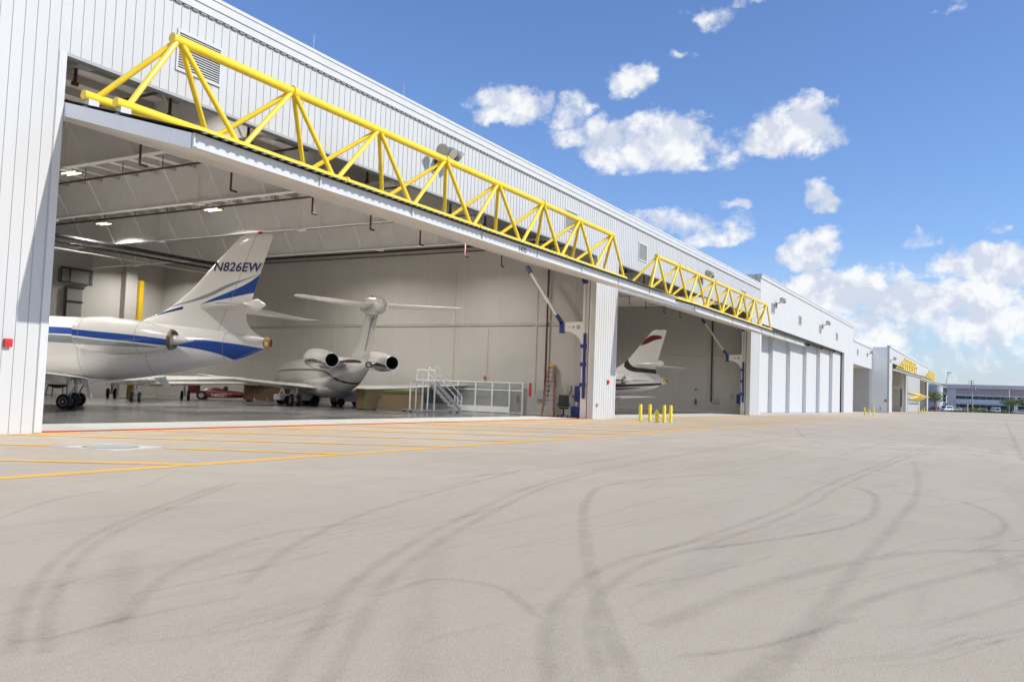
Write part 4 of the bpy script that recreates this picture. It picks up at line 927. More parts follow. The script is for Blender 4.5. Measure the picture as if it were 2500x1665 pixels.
t = thing('tow_head', 'small grey and white tow cart with dark top beside the tripod jack', 'cart', (p.x+.3, p.y, 0), R(-30))
build(MB().box(-.6, .6, -.35, .35, .15, .5), 'body', SW, t, world=False, bevel=.05); build(MB().box(-.45, .5, -.3, .3, .505, .85), 'motor', BLK, t, world=False, bevel=.05)
for xx in (-.4, .4): build(MB().tube([(xx, -.38, .14), (xx, .38, .14)], .14, 12), 'wheel', RUB, t, world=False)
# red warning streamer and stand behind the first jet
p = atZ(318, 972, 0)
t = thing('tool_stand', 'yellow tool stand with a red flag beneath the nearest jet', 'stand', (p.x, p.y, 0), R(-20))
build(MB().box(-.25, .05, -.2, .2, 0, 1.25), 'cabinet', mat('ochre_guard', (0, 0, 0)), t, world=False, bevel=.02); build(MB().add([(.3, 0, 1.5), (.5, 0, .75), (.12, 0, .75), (.3, .04, 1.5), (.5, .04, .75), (.12, .04, .75)], [(0, 1, 2), (5, 4, 3), (0, 3, 4, 1), (1, 4, 5, 2), (2, 5, 3, 0)]).tube([(.3, .02, 0), (.3, .02, 1.5)], .015, 6), 'flag', RED, t, world=False)
# dark engine stand at the far left under the fuselage
p = atZ(140, 965, 0)
t = thing('engine_stand', 'dark cluttered engine stand behind the nearest jet wheels', 'stand', (p.x, p.y, 0))
build(MB().sphere((0, 0, 1.1), .55, 14, 9, (1.9, 1, 1)), 'engine', mat('dark_maroon_cover', (0.05, 0.02, 0.02), .7), t, world=False, smooth=True)
mb = MB()
for xx in (-.7, .7):
    for yy in (-.4, .4): mb.tube([(xx, yy, 0), (xx*.8, yy*.8, .9)], .04, 6)
build(mb, 'leg', BLK, t, world=False)
# electrical cages on the back wall
t = thing('wire_cage', 'dark wire-framed duct box high on the back wall at far left', 'duct box', (44, 68.9, 7))
q0, q1 = atY(151, 652, 68.5), atY(223, 697, 68.5); r0_, r1_ = atY(166, 700, 68.5), atY(201, 772, 68.5)
WM = mat('wire_mesh_grey', (0.24, 0.235, 0.22), .7)
build(MB().box(q0.x, q1.x, 68.6, 68.98, q1.z, q0.z), 'duct', WM, t)
mb = MB()
for zz in (q0.z, q1.z): mb.box(q0.x-.05, q1.x+.05, 68.5, 68.6, zz-.06, zz+.06)
for xx in (q0.x, (q0.x+q1.x)/2-.6, q1.x): mb.box(xx-.05, xx+.05, 68.45, 68.5, q1.z, q0.z)
build(mb, 'frame', BLK, t)
build(MB().box(r0_.x, r1_.x, 68.7, 68.97, 3.0, r0_.z), 'lower_duct', WM, t)
mb = MB()
for zz in (r0_.z, (r0_.z+r1_.z)/2): mb.box(r0_.x-.05, r1_.x+.05, 68.62, 68.70, zz-.07, zz+.07)
mb.box(r0_.x-.05, r0_.x+.05, 68.6, 68.7, 3.0, r0_.z)
build(mb, 'lower_frame', BLK, t)
# ladder leaning by the partition wall
def ladder(x, y):
    t = thing('step_ladder', 'tall orange fibreglass step ladder with yellow cap standing by the side wall', 'ladder', (x, y, 0), R(-78))
    for sg in (-1, 1):
        build(MB().bar((sg*.42, 0, 0), (sg*.18, .55, 3.45), .11, .10), 'front_rail', ORG, t, world=False)
        build(MB().bar((sg*.42, 1.25, 0), (sg*.18, .62, 3.4), .04, .07), 'rear_rail', ORG, t, world=False)
        build(MB().bar((sg*.40, .0, .02), (sg*.22, .06, .42), .05, .06), 'foot_brace', YELD, t, world=False)
    for k in range(10):
        f_ = (k+.8)/10.6; w_ = .42-.24*f_; build(MB().box(-w_, w_, .55*f_-.05, .55*f_+.05, 3.45*f_-.035, 3.45*f_+.035), 'rung', GALV, t, world=False)
    build(MB().box(-.25, .25, .42, .78, 3.42, 3.55), 'cap', mat('ochre_guard', (0, 0, 0)), t, world=False, bevel=.03)
p = atX(1345, 1013, 52.2); ladder(52.1, p.y+.2)
# office chair
t = thing('office_chair', 'black high-backed office chair with armrests near the lift frame', 'chair', (51.7, 25.6, 0), R(118), scale=1.22)
build(MB().box(-.26, .26, -.26, .26, .45, .56), 'seat', LEA, t, world=False, bevel=.05)
build(MB().prism([(-.27, .58), (-.36, 1.22), (-.26, 1.22), (-.17, .58)], 0, -.29, .29), 'backrest', LEA, t, world=False, bevel=.04)
for sg in (-1, 1): build(MB().tube([(sg*.3, -.15, .5), (sg*.32, -.18, .72), (sg*.32, .12, .74), (sg*.3, .16, .52)], .025, 8), 'armrest', BLK, t, world=False, smooth=True)
build(MB().tube([(0, 0, .12), (0, 0, .46)], .035, 8), 'column', BLK, t, world=False)
for k in range(5):
    a_ = R(72*k); build(MB().bar((0, 0, .12), (.32*math.cos(a_), .32*math.sin(a_), .08), .04, .04).tube([(.32*math.cos(a_), .32*math.sin(a_)-.02, .04), (.32*math.cos(a_), .32*math.sin(a_)+.02, .04)], .04, 10), 'base_leg', BLK, t, world=False)
# wall fixtures on the partition wall (x = 53)
def wallbox(name, label, cat, px0, py0, px1, py1, m_, dep=.15, XW=53.0, bev=.01):
    a_ = atX(px0, py0, XW-dep); b_ = atX(px1, py1, XW-dep)
    o = build(MB().box(XW-dep, XW, a_.y, b_.y, a_.z, b_.z), name, m_, bevel=bev); tag(o, label, cat); return o
wallbox('junction_box', 'grey wall box beside the foot of the dark standpipe, first bay', 'box', 1308, 953, 1326, 975, GREYP, .2)
wallbox('control_panel', 'small grey control panel above the office chair', 'panel', 1384, 941, 1393, 958, GREYP, .12)
wallbox('fire_alarm', 'small dark red alarm box near the top of the glass partition', 'alarm', 1180.5, 918, 1185, 924, RED, .1)
wallbox('fire_alarm', 'small red pull station right of the office chair', 'alarm', 1396, 965, 1400, 970, RED, .1)
t = thing('notice_board', 'blue notice board at the right edge of the first bay', 'board', (52.9, 24.9, 1.8))
a_ = atX(1403, 942, 52.8); b_ = atX(1421, 980, 52.8)
build(MB().box(52.8, 52.99, a_.y, b_.y, a_.z, b_.z), 'board', BLUE, t); build(MB().box(52.77, 52.80, (a_.y+b_.y)/2-.3, (a_.y+b_.y)/2-.1, (a_.z+b_.z)/2+.2, (a_.z+b_.z)/2+.4), 'decal', mat('decal_pale', (0.4, .5, .4)), t)
t = thing('hydraulic_pump_unit', 'blue hydraulic pump unit below the notice board', 'pump unit', (52.4, 24.8, 0))
build(MB().box(52.1, 52.9, 24.35, 25.25, .05, .75), 'tank', BLUE, t, bevel=.03); build(MB().tube([(52.4, 24.6, .76), (52.4, 24.6, 1.2)], .14, 14), 'motor', DK, t); build(MB().tube([(52.5, 25.0, .76), (52.5, 25.0, 1.0)], .09, 12), 'gauge', SW, t)
# extinguishers
def ext(x, y, z, label):
    t = thing('fire_extinguisher', label, 'fire extinguisher', (x, y, z), group='fire extinguishers on the walls')
    build(MB().tube([(x, y, z), (x, y, z+.03), (x, y, z+.45), (x, y, z+.52)], [.08, .09, .09, .04], 12), 'cylinder', mat('extinguisher_red', (.28, .01, .01), .4), t, smooth=True)
    build(MB().box(x-.03, x+.03, y-.06, y+.05, z+.52, z+.6).tube([(x, y+.08, z+.55), (x, y+.14, z+.3), (x, y+.12, z+.1)], .015, 6), 'valve', BLK, t)
p = atX(1263, 985, 52.75); ext(52.8, p.y, p.z, 'red fire extinguisher behind the last pane of the glass partition')
p = atX(1698, 987, 92.7); ext(92.75, p.y, p.z, 'red fire extinguisher on the far wall of the second bay')
wallbox('junction_box', 'grey wall box at the foot of the standpipe, second bay', 'box', 1739, 971, 1752, 984, GREYP, .2, 92.9)
wallbox('control_panel', 'small grey control panel on the second bay wall', 'panel', 1781.5, 962, 1788, 972, GREYP, .12, 92.9)
wallbox('fire_alarm', 'small red alarm on the second bay wall, above the extinguisher', 'alarm', 1696.5, 948, 1700, 953, RED, .1, 92.9)
t = thing('notice_board', 'blue notice board at the right edge of the second bay', 'board', (92.8, 24.6, 1.8))
a_ = atX(1798, 963, 92.7); b_ = atX(1817, 986, 92.7); build(MB().box(92.7, 92.89, a_.y, b_.y, a_.z, b_.z), 'board', BLUE, t)
# red streamers on a thin line near the partition
p = atX(1295, 935, 51.4); q = atX(1295, 968, 51.4)
t = thing('warning_streamer', 'red warning streamer hanging beside the glass partition', 'streamer', (p.x, p.y, q.z))
build(MB().box(p.x-.02, p.x+.02, p.y-.09, p.y+.09, q.z, p.z), 'ribbon', RED, t)
# exterior column fittings
def wallfit(name, label, cat, px, py, w_, h_, m_, Y=23.0):
    p = atY(px, py, Y-.06); o = build(MB().box(p.x-w_/2, p.x+w_/2, Y-.12, Y-.015, p.z-h_/2, p.z+h_/2).tube([(p.x, Y-.13, p.z), (p.x, Y-.12, p.z)], min(w_, h_)*.3, 10), name, m_, bevel=.01); tag(o, label, cat)
wallfit('fire_alarm', 'red alarm horn low on the white wall at far left', 'alarm', 19, 837, .20, .22, RED)
wallfit('fire_alarm', 'red alarm horn on the ribbed pier between the two bays', 'alarm', 1485, 933, .20, .26, RED)
wallfit('door_switch', 'small grey switch low on the ribbed pier between the bays', 'switch', 1458, 989, .14, .20, GREYP)

# bollards and hydrant
def bollard_mesh(t, h=1.10, r=.105):
    build(MB().tube([(0, 0, 0), (0, 0, h-.06), (0, 0, h-.02), (0, 0, h)], [r, r, r*.8, r*.35], 18), 'post', YELD, t, world=False, smooth=True)
    build(MB().tube([(0, 0, 0), (0, 0, .02)], r*1.35, 18), 'base_ring', mat('grout', (0.35, .33, .30), .8), t, world=False)
def hydrant(t, s=1.0):
    build(MB().tube([(0, 0, 0), (0, 0, .05), (0, 0, .051), (0, 0, .1), (0, 0, .45), (0, 0, .5), (0, 0, .52), (0, 0, .56), (0, 0, .66), (0, 0, .71), (0, 0, .72), (0, 0, .78)], [.17, .17, .12, .105, .10, .11, .155, .155, .13, .06, .035, .03], 18), 'barrel', YELD, t, world=False, smooth=True)
    build(MB().tube([(-.19, 0, .40), (.19, 0, .40)], .055, 12), 'side_outlet', YELD, t, world=False, smooth=True)
    build(MB().tube([(0, 0, .38), (0, -.2, .38)], .075, 14).tube([(0, -.2, .38), (0, -.23, .38)], .085, 8), 'pumper_outlet', YELD, t, world=False, smooth=True)
bl = ['yellow bollard standing farthest left of the near hydrant', 'yellow bollard just left of the near hydrant', 'yellow bollard just right of the near hydrant', 'yellow bollard farthest right of the near hydrant']
hp = atZ(1603, 1031, 0)
first = None
for i, (px, py) in enumerate(((1563, 1029), (1586, 1028), (1621, 1032), (1637, 1032))):
    p = atZ(px, py, 0)
    if first is None:
        first = thing('bollard', bl[0], 'bollard', (p.x, p.y, 0), group='yellow bollards around the hydrants'); bollard_mesh(first)
    else: dup(first, (p.x, p.y, 0), 0, bl[i])
hy = thing('fire_hydrant', 'yellow fire hydrant between four bollards before the second bay', 'hydrant', (hp.x, hp.y, 0), R(55), 'yellow fire hydrants', 1.02); hydrant(hy)
far_b = [((2111, 1012), 'yellow bollard left of the hydrant by the low white block'), ((2133, 1012), 'yellow bollard right of the hydrant by the low white block'),
         ((2243, 1007), 'yellow bollard left of the hydrant before the closed far door'), ((2257, 1007), 'yellow bollard right of the hydrant before the closed far door'),
         ((2287.5, 1003.5), 'yellow bollard left of the farthest hydrant'), ((2299, 1003.5), 'yellow bollard right of the farthest hydrant')]
for (px, py), lb in far_b:
    p = atZ(px, py, 0); o = dup(first, (p.x, p.y, 0), 0, lb); o.scale = (1.0,)*3 if px < 2200 else (1.15,)*3
for (px, py), lb in (((2122, 1012.5), 'yellow fire hydrant before the low white block'), ((2250.5, 1007), 'yellow fire hydrant before the closed far door'), ((2293, 1003.7), 'farthest yellow fire hydrant, near the white van')):
    p = atZ(px, py, 0); o = dup(hy, (p.x, p.y, 0), R(50), lb); o.scale = (1.1,)*3

# ================================================================== second building: sliding door hangar
H2 = thing('hangar_building', 'plain white hangar block with six stepped sliding door panels', 'hangar', (94.5, 23, 0))
XA, XB, XR = 94.45, 153.0, 163.3; YB = 23.0
mb = MB().box(XA, 95.3, YB, YB+.4, 0, 15.1).box(95.3, XB, YB, YB+.4, 10.1, 15.1).box(XB, XR, YB, YB+.4, 0, 15.1)
build(mb, 'wall', WHITE2, H2)
mb = MB().box(XA, XA+.4, YB+.4, 60, 0, 15.1).box(XR-.4, XR, YB+.4, 60, 0, 15.1).box(XA+.4, XR-.4, 59.6, 60, 0, 15.1)
build(mb, 'side_wall', WHITE2, H2)
build(MB().box(XA+.4, XR-.4, YB+.4, 59.6, 14.3, 14.7).box(95.3, XB, YB+.4, YB+4.2, 10.1, 10.4), 'roof', WHITE2, H2)
build(MB().box(XA-.05, XR+.05, YB-.12, YB+.5, 15.1, 15.45).box(XA-.08, XR+.08, YB-.18, YB+.55, 15.455, 15.55).box(XA-.1, XA+.45, YB+.56, 60, 15.1, 15.5), 'parapet_cap', TRIM, H2)
d0 = 3.1; stp = .5; pxs = (1884, 1927, 1967, 2000, 2031)
xs_ = [95.3]
for k, px in enumerate(pxs): xs_.append(atY(px, 1000, YB+d0-stp*(k+1)).x)
xs_.append(XB)
for k in range(6):
    y_ = YB+d0-stp*k; a_ = xs_[k]-(.6 if k else 0); 
    o = build(MB().box(xs_[k], xs_[k+1]+.3 if k < 5 else XB, y_, y_+.42, .05, 10.02), 'sliding_panel', WHITE2, H2)
    build(MB().box(xs_[k]-.03, xs_[k]-.004, y_-.02, y_+.49, .06, 10.0), 'edge_strip', mat('panel_edge_grey', (0.66, .69, .70), .5), o)
    if k: build(MB().box(xs_[k]-.2, xs_[k]+.5, y_-.35, y_-.05, 9.75, 10.09), 'roller', BLK, o)
build(MB().box(95.3, XB, YB+.05, YB+3.6, 10.03, 10.095), 'door_track', DK, H2)
build(MB().box(95.3, XB, YB+.02, YB+3.6, -.1, .02), 'door_sill', CONC, H2)
for (a_, b_) in ((99.6, 101.2), (115.0, 116.7), (129.6, 131.2), (144.2, 145.9)): louvre(a_, b_, 11.75, 12.85, H2)
floodlight(101.9, 13.1, 'floodlight cluster on the plain block, left one of two')
floodlight(132.3, 13.1, 'floodlight cluster on the plain block, right one of two')
# third: low recessed block
H3 = thing('hangar_building', 'low white block with an open porch, between the sliding doors and far bays', 'hangar', (163.5, 23, 0))
X3, X4 = 163.4, 190.0
build(MB().box(X3, X4, YB+.1, YB+.5, 8.8, 12.9).box(X3, X3+.5, YB+.1, YB+.5, 0, 8.8), 'wall', WHITE2, H3)
build(MB().box(X3, X3+.5, YB+.5, YB+14, 0, 12.9).box(X3+.5, X4, YB+13.6, YB+14, 0, 12.9).box(X4-.8, X4-.4, YB+.5, YB+14, 0, 8.8), 'back_wall', WHITE2, H3)
build(MB().box(X3+.5, X4-.4, YB+.5, YB+13.6, 12.2, 12.6).box(X3+.5, X4-.8, YB+.5, YB+13.6, 8.8, 9.0), 'roof', WHITE2, H3)
build(MB().box(X3, X4, YB-.05, YB+.55, 12.9, 13.25), 'parapet_cap', TRIM, H3)
build(MB().box(X4-6, X4-5.6, YB+6, YB+6.2, 3, 8.7), 'downpipe', DK, H3)
louvre(168.5, 169.9, 10.6, 11.7, H3, y=YB+.1)
floodlight(182.5, 11.6, 'floodlight cluster on the low block beside the grey side wall', y=YB+.1)
# fourth: far hangar row, standing forward
H4 = thing('hangar_building', 'farthest white hangar row with yellow trusses, standing forward', 'hangar', (190, 19.8, 0))
Y4 = 19.8; HZ = 13.4
xe = 299.0
build(MB().box(190, 195.5, Y4, Y4+.4, 0, HZ).box(195.5, 226.5, Y4, Y4+.4, 10.4, HZ).box(226.5, 229, Y4, Y4+.4, 0, HZ).box(229, 264.5, Y4, Y4+.4, 9.2, HZ).box(264.5, 267, Y4, Y4+.4, 0, HZ).box(267, 293.5, Y4, Y4+.4, 10.2, HZ).box(293.5, xe, Y4, Y4+.4, 0, HZ), 'wall', WHITE, H4)
build(MB().box(190, 190.4, Y4+.4, 60, 0, HZ).box(xe-.4, xe, Y4+.4, 60, 0, HZ).box(227.5, 227.9, Y4+.4, 50, 0, 12).box(190.4, xe-.4, 50, 50.4, 0, HZ).box(293.6, 294, Y4+.4, 50, 0, 12), 'side_wall', mat('far_side_wall', (0.93, 0.93, 0.90), .7, 0, .04, .3), H4)
build(MB().box(190.4, xe-.4, Y4+.4, 50, 12.2, 12.6), 'roof', WHITE2, H4)
build(MB().box(190-.1, xe+.1, Y4-.15, Y4+.5, HZ, HZ+.4), 'parapet_cap', TRIM, H4)
wallY = atX(2162, 978, 189.9)
o = build(MB().box(189.8, 189.99, wallY.y-.15, wallY.y+.15, wallY.z-.2, wallY.z+.2), 'wall_lamp', DK, H4)
build(MB().box(189.8, 189.99, 21.3, 21.5, .6, 1.0), 'outlet_box', GREYP, H4)
# doors of the far row: open, closed, open
def n_nodes(a, b, n): return [a+(b-a)*k/(n-1) for k in range(n)]
door(195.7, 226.3, 'open canopy door with yellow truss on the far row, nearest of the far pair', n_nodes(198, 224, 7), n_nodes(200.2, 221.8, 6), y0=Y4)
door(267.2, 293.3, 'farthest open canopy door with yellow truss', n_nodes(269, 291, 6), n_nodes(271.2, 288.8, 5), y0=Y4)
jamb_l = thing('door_lift_frame', 'lift frame with bracket arm inside the far open bay', 'lift frame', (226, 20.6, 0), group='lift frames at the bay jambs')
build(MB().box(225.6, 226.2, 20.4, 21.0, 0, 10.2), 'post', INSTEEL, jamb_l); build(MB().tube([(225.4, 20.8, 1.2), (225.4, 20.8, 5.6)], .15, 10), 'hydraulic_cylinder', BLUE, jamb_l)
build(MB().prism([(21.0, 6.3), (22.8, 6.3), (22.8, 5.7), (21.8, 5.4), (21.0, 4.6)], 0, 225.4, 225.5), 'bracket_plate', INSTEEL, jamb_l); build(MB().box(225.3, 225.6, 22.8, 23.3, 5.6, 7.0), 'knuckle', BLUE, jamb_l)
build(MB().tube([(225.4, 23.1, 6.8), (225.4, 25, 9.8)], .12, 8), 'strut', INSTEEL, jamb_l)
# dark clutter in the far bay
p = atZ(2186, 1003.8, 0)
t = thing('equipment_cart', 'small dark and yellow equipment cart inside the far open bay', 'cart', (224, 24.5, 0)); build(MB().box(223.3, 224.7, 24, 25, .3, 1.3), 'body', mat('olive_yellow', (.35, .30, .03), .6), t, bevel=.05); build(MB().box(223.5, 224.5, 24.2, 24.8, 1.31, 1.9), 'load', DK, t, bevel=.05)
for xx in (223.5, 224.5): build(MB().tube([(xx, 23.95, .25), (xx, 25.05, .25)], .25, 12), 'wheel', RUB, t)
# closed door: vertical panel with truss standing off its face
def closed_door():
    x0, x1 = 229.1, 264.4
    t = thing('hangar_door', 'closed white hangar door with a yellow truss across its middle', 'hangar door', (x0, Y4, 0))
    mb = MB(); ribwall(mb, x0, x1, .05, 9.18, y=Y4-.12, pitch=.9, depth=.3, gd=.05, gw=.08, x_ref=x0)
    build(mb, 'panel', [WHITE, GROOVE], t)
    build(MB().box(x0, x1, Y4-.18, Y4-.125, 1.95, 2.1), 'rail', GREYP, t)
    zA, zB, yT, zT = 3.3, 4.75, Y4-2.7, 4.05; ya = Y4-.5
    tp = n_nodes(x0+4, x1-4, 8); bt = n_nodes(x0+1, x1-1, 8)
    c_ = build(MB().tube([(x0+3, yT, zT), (x1-3, yT, zT)], .16, 10), 'top_chord', YEL, t, smooth=True)
    for zz in (zA, zB):
        b_ = build(MB().tube([(x0+.3, ya, zz), (x1-.3, ya, zz)], .14, 10), 'bottom_chord', YEL, t, smooth=True)
        for k in range(8):
            for bx in (bt[k], bt[min(k+1, 7)]): build(MB().tube([(tp[k], yT, zT), (bx, ya, zz)], .09, 8), 'brace', YEL, b_)
closed_door()
floodlight(243, 11.0, 'farthest floodlight cluster, on the far row above the closed door', y=Y4)
floodlight(192.3, 10.9, 'small floodlight at the near corner of the far row', y=Y4)

# ================================================================== far scenery
gpts = [atZ(2150, 1001.5, 0), atZ(2266, 1004.2, 0), atZ(2340, 1006, 0), atZ(2420, 1008.2, 0), atZ(2499, 1010.5, 0), atZ(2600, 1013.4, 0)]
GRS = mat('grass_green', (0.06, 0.085, 0.022), .9, 0, .3, .5)
dirF = Vector((math.cos(0.0), 0, 0))
near = [Vector((p.x, p.y, .01)) for p in gpts]; fard = [Vector((p.x+9, p.y+3, .01)) for p in gpts]
mb = MB()
for i in range(len(near)-1): mb.add([near[i], near[i+1], fard[i+1], fard[i]], [(0, 1, 2, 3)])
struct(build(mb, 'grass_verge', GRS), 'green grass verge at the far edge of the apron')
build_ = build(MB().sheet([(fard[0].x+.2, fard[0].y+60, .005), (fard[1].x, fard[1].y, .005), (fard[-1].x, fard[-1].y, .005), (480, -60, .005), (480, 80, .005)]), 'parking_lot', mat('dark_asphalt', (0.09, 0.088, 0.085), .85, 0, .1, .5)); struct(build_, 'dark parking lot before the mauve building')
LEAFM = {}
def leafmat(name, c1, c2):
    m_ = bpy.data.materials.new(name); m_.use_nodes = True; T = NT(m_.node_tree); b = T.n['Principled BSDF']
    P = T.new('ShaderNodeTexCoord').outputs['Object']; n = T.noise(P, 1.3, 4, .7); T.put(b.inputs['Base Color'], T.mix(T.rng(n, .3, .7), c1, c2)); b.inputs['Roughness'].default_value = .6
    b.inputs['Subsurface Weight'].default_value = 0.0; return m_
LG = leafmat('tree_leaves', (0.09, 0.125, 0.035), (0.20, 0.24, 0.08)); LY = leafmat('shrub_yellow_green', (0.16, 0.20, 0.03), (0.30, 0.33, 0.06)); LD = leafmat('shrub_dark_green', (0.05, 0.08, 0.02), (0.13, 0.17, 0.04))
def leaves(mb, c, rx, ry, rz, n, s, rnd):
    for _ in range(n):
        while True:
            u = [rnd.uniform(-1, 1) for _ in range(3)]
            q = sum(x*x for x in u)
            if .15 < q < 1: break
        p = Vector((c[0]+u[0]*rx, c[1]+u[1]*ry, c[2]+u[2]*rz))
        a = Vector([rnd.uniform(-1, 1) for _ in range(3)]).normalized(); b = a.cross(Vector([rnd.uniform(-1, 1) for _ in range(3)])).normalized(); ss = s*rnd.uniform(.6, 1.3)
        mb.add([p-a*ss, p+b*ss*.6, p+a*ss, p-b*ss*.6], [(0, 1, 2, 3)])
def tree(x, y, h, crx, crz, label, seed, cz=None, group='trees by the parking lot'):
    rnd = random.Random(seed); t = thing('tree', label, 'tree', (x, y, 0), group=group)
    mb = MB().tube([(x, y, 0), (x+.1, y, h*.25), (x, y+.1, h*.5)], [.22, .17, .14], 8)
    cl = []
    for k in range(13):
        a = rnd.uniform(0, 6.28); rr = crx*rnd.uniform(.15, .85); cl.append((x+rr*math.cos(a), y+rr*math.sin(a), h-crz*rnd.uniform(.5, 1.5)))
    for c in cl[:8]: mb.tube([(x, y, h*.4), ((x+c[0])/2, (y+c[1])/2, (h*.45+c[2])/2+.2), c], [.1, .06, .03], 5)
    build(mb, 'trunk', BARK, t)
    mb = MB()
    for c in cl: leaves(mb, c, crx*.42, crx*.42, crz*.5, 170, .20, rnd)
    build(mb, 'crown', LG, t)
p = atX(2472, 1000, 345); tree(345, p.y, 5.6, 4.6, 1.5, 'wide flat-topped tree before the mauve building at far right', 11)
p = atX(2283, 1000, 318); tree(318, p.y, 7.2, 5.0, 2.3, 'bushy tree beside the farthest hangar corner', 12)
p = atX(2512, 1000, 352); tree(352, p.y, 6.0, 4.0, 1.7, 'tree cut by the right edge of the photo', 13)
# shrubs
sl = [(2335, 0.5, 'low dark shrub left end of the verge hedge'), (2350, .6, 'small dark shrub before the parked sedan'), (2378, 1.7, 'tall yellow-green shrub at the foot of the utility pole'), (2388, 1.3, 'yellow-green shrub just right of the utility pole'), (2403, 1.0, 'light green shrub before the white hatchback'), (2418, .9, 'green shrub left of the white van'), (2440, .7, 'low green shrub right of the white van'), (2455, 1.1, 'yellow-green shrub left of the flat-topped tree'), (2466, .9, 'yellow-green shrub at the foot of the flat-topped tree'), (2480, .6, 'low shrub before the rightmost car'), (2494, .6, 'last low shrub at the right edge')]
for i, (px, h, lb) in enumerate(sl):
    p = atZ(px, 1003.6+(px-2266)*.0283, 0); x, y = p.x+2.5, p.y+1
    t = thing('shrub', lb, 'shrub', (x, y, 0), group='shrubs along the grass verge'); rnd = random.Random(i)
    mb = MB()
    for k in range(4): leaves(mb, (x+rnd.uniform(-1, 1), y+rnd.uniform(-1.2, 1.2), h*.5), 1.2, 1.3, h*.55, 110, .16, rnd)
    build(mb, 'foliage', LY if 'yellow' in lb or 'light' in lb else LD, t); build(MB().tube([(x, y, 0), (x, y, h*.6)], .05, 5), 'stem', BARK, t)
# utility pole
p = atX(2375, 1003, 335)
t = thing('utility_pole', 'tall thin utility pole before the mauve building', 'utility pole', (335, p.y, 0)); zt = atX(2373, 929, 335).z
build(MB().tube([(335, p.y, 0), (335, p.y+.45, zt)], [.24, .15], 10), 'pole', mat('weathered_pole', (0.42, .40, .37), .8), t)
for dz in (.2, .9, 1.6, 2.3): build(MB().box(334.9, 335.1, p.y-.5, p.y+1.5 if dz < 1 else p.y+.9, zt-dz-.05, zt-dz+.05), 'crossarm', DK, t)
build(MB().tube([(335, p.y-.7, zt-3.2), (335, p.y-.7, zt-2.4)], .25, 10), 'transformer', GREYP, t)
# lamp posts (thin, pale)
for px, x, zz, lb in ((2464, 352, 8.6, 'slender pale lamp post behind the flat-topped tree'), (2362.5, 330, 3.2, 'short pale post left of the utility pole')):
    p = atX(px, 1000, x); t = thing('lamp_post', lb, 'lamp post', (x, p.y, 0)); build(MB().tube([(x, p.y, 0), (x, p.y, zz)], .12, 8), 'pole', SW, t); build(MB().box(x-.2, x+.2, p.y-.5, p.y+.2, zz, zz+.18), 'lamp_head', GREYP, t)
# mauve office building
XO = 420.0
B = thing('office_building', 'two-storey mauve office building with teal strip windows', 'building', (XO, 0, 0))
def oy(px): return atX(px, 980, XO).y
def oz(px, py): return atX(px, py, XO).z
zroof = oz(2400, 939.8); zb1 = oz(2400, 949.5); zw1 = oz(2400, 967.7); zw0 = oz(2400, 975.8); zl = oz(2400, 982.5)
yL, yR, yM = oy(2225), oy(2640), oy(2334)
build(MB().box(XO-1.0, XO+40, yR, yL+6, zb1, zroof), 'parapet', PINK, B)
build(MB().box(XO, XO+38, yR, yM, zw1+.5, zb1).box(XO+2.5, XO+38, yM, yL+6, zw1+1.2, zb1), 'upper_wall', PINKD, B)
build(MB().box(XO-.3, XO+38, yR, yM, zw1, zw1+.5).box(XO-.3, XO+38, yR, yM, zl-.6, zw0).box(XO-.35, XO+38, yR, yM, 3.0, zl-.75).box(XO+2.2, XO+38, yM, yL+6, zw1+.4, zw1+1.2), 'wall_band', PINKL, B)
build(MB().box(XO-.25, XO+38, yR, yM, zl-.75, zl-.6), 'reveal_line', PINKD, B)
build(MB().box(XO-.1, XO+37, yM-.01, yM+3.5, 0, zb1).box(XO+2.6, XO+37, yM, yL+6, 0, 3.4), 'entrance_wall', PINK, B)
mb_y = yM-1.0
k = 0; y_ = yM-1.2
while y_ > yR+3:
    wv = 2.5; 
    f = build(MB().box(XO-.05, XO+.05, y_-wv-.1, y_, zw0, zw1), 'window', mat('window_frame_pale', (0.5, .5, .52), .5), B)
    build(MB().box(XO-.09, XO-.051, y_-wv+.02, y_-.1, zw0+.1, zw1-.1), 'pane', WINDK, f)
    f = build(MB().box(XO+.2, XO+.3, y_-wv-.1, y_, 0, 2.98), 'window', MATS['window_frame_pale'], B)
    build(MB().box(XO+.15, XO+.199, y_-wv+.02, y_-.1, .3, 2.9), 'pane', WINDK, f)
    k += 1; y_ -= wv+.1
    if k % 8 == 0:
        build(MB().box(XO-.6, XO+.4, y_-.9, y_-.15, 0, zw1), 'pilaster', PINKL, B); y_ -= 1.1
for j in range(3):
    y_ = yM+4+j*3.0; f = build(MB().box(XO+2.5, XO+2.55, y_, y_+2.9, 3.6, zw1+.4), 'window', MATS['window_frame_pale'], B); build(MB().box(XO+2.44, XO+2.49, y_+.05, y_+2.8, 3.8, zw1+.2), 'pane', WINDK, f)
# white stair drum
XC = 395; yc = atX(2283, 980, XC).y; zc_ = atX(2283, 942, XC).z
t = thing('stair_tower', 'white cylindrical tower beside the mauve office building', 'tower', (XC, yc, 0))
build(MB().tube([(XC, yc, 0), (XC, yc, zc_)], 2.9, 36), 'drum', WHITE2, t, smooth=True); build(MB().tube([(XC, yc, zc_), (XC, yc, zc_+.25)], 3.0, 36), 'cap', TRIM, t, smooth=True)
build(MB().tube([(XC, yc, 5.4), (XC, yc, 5.5)], 2.93, 36), 'groove', GREYP, t)
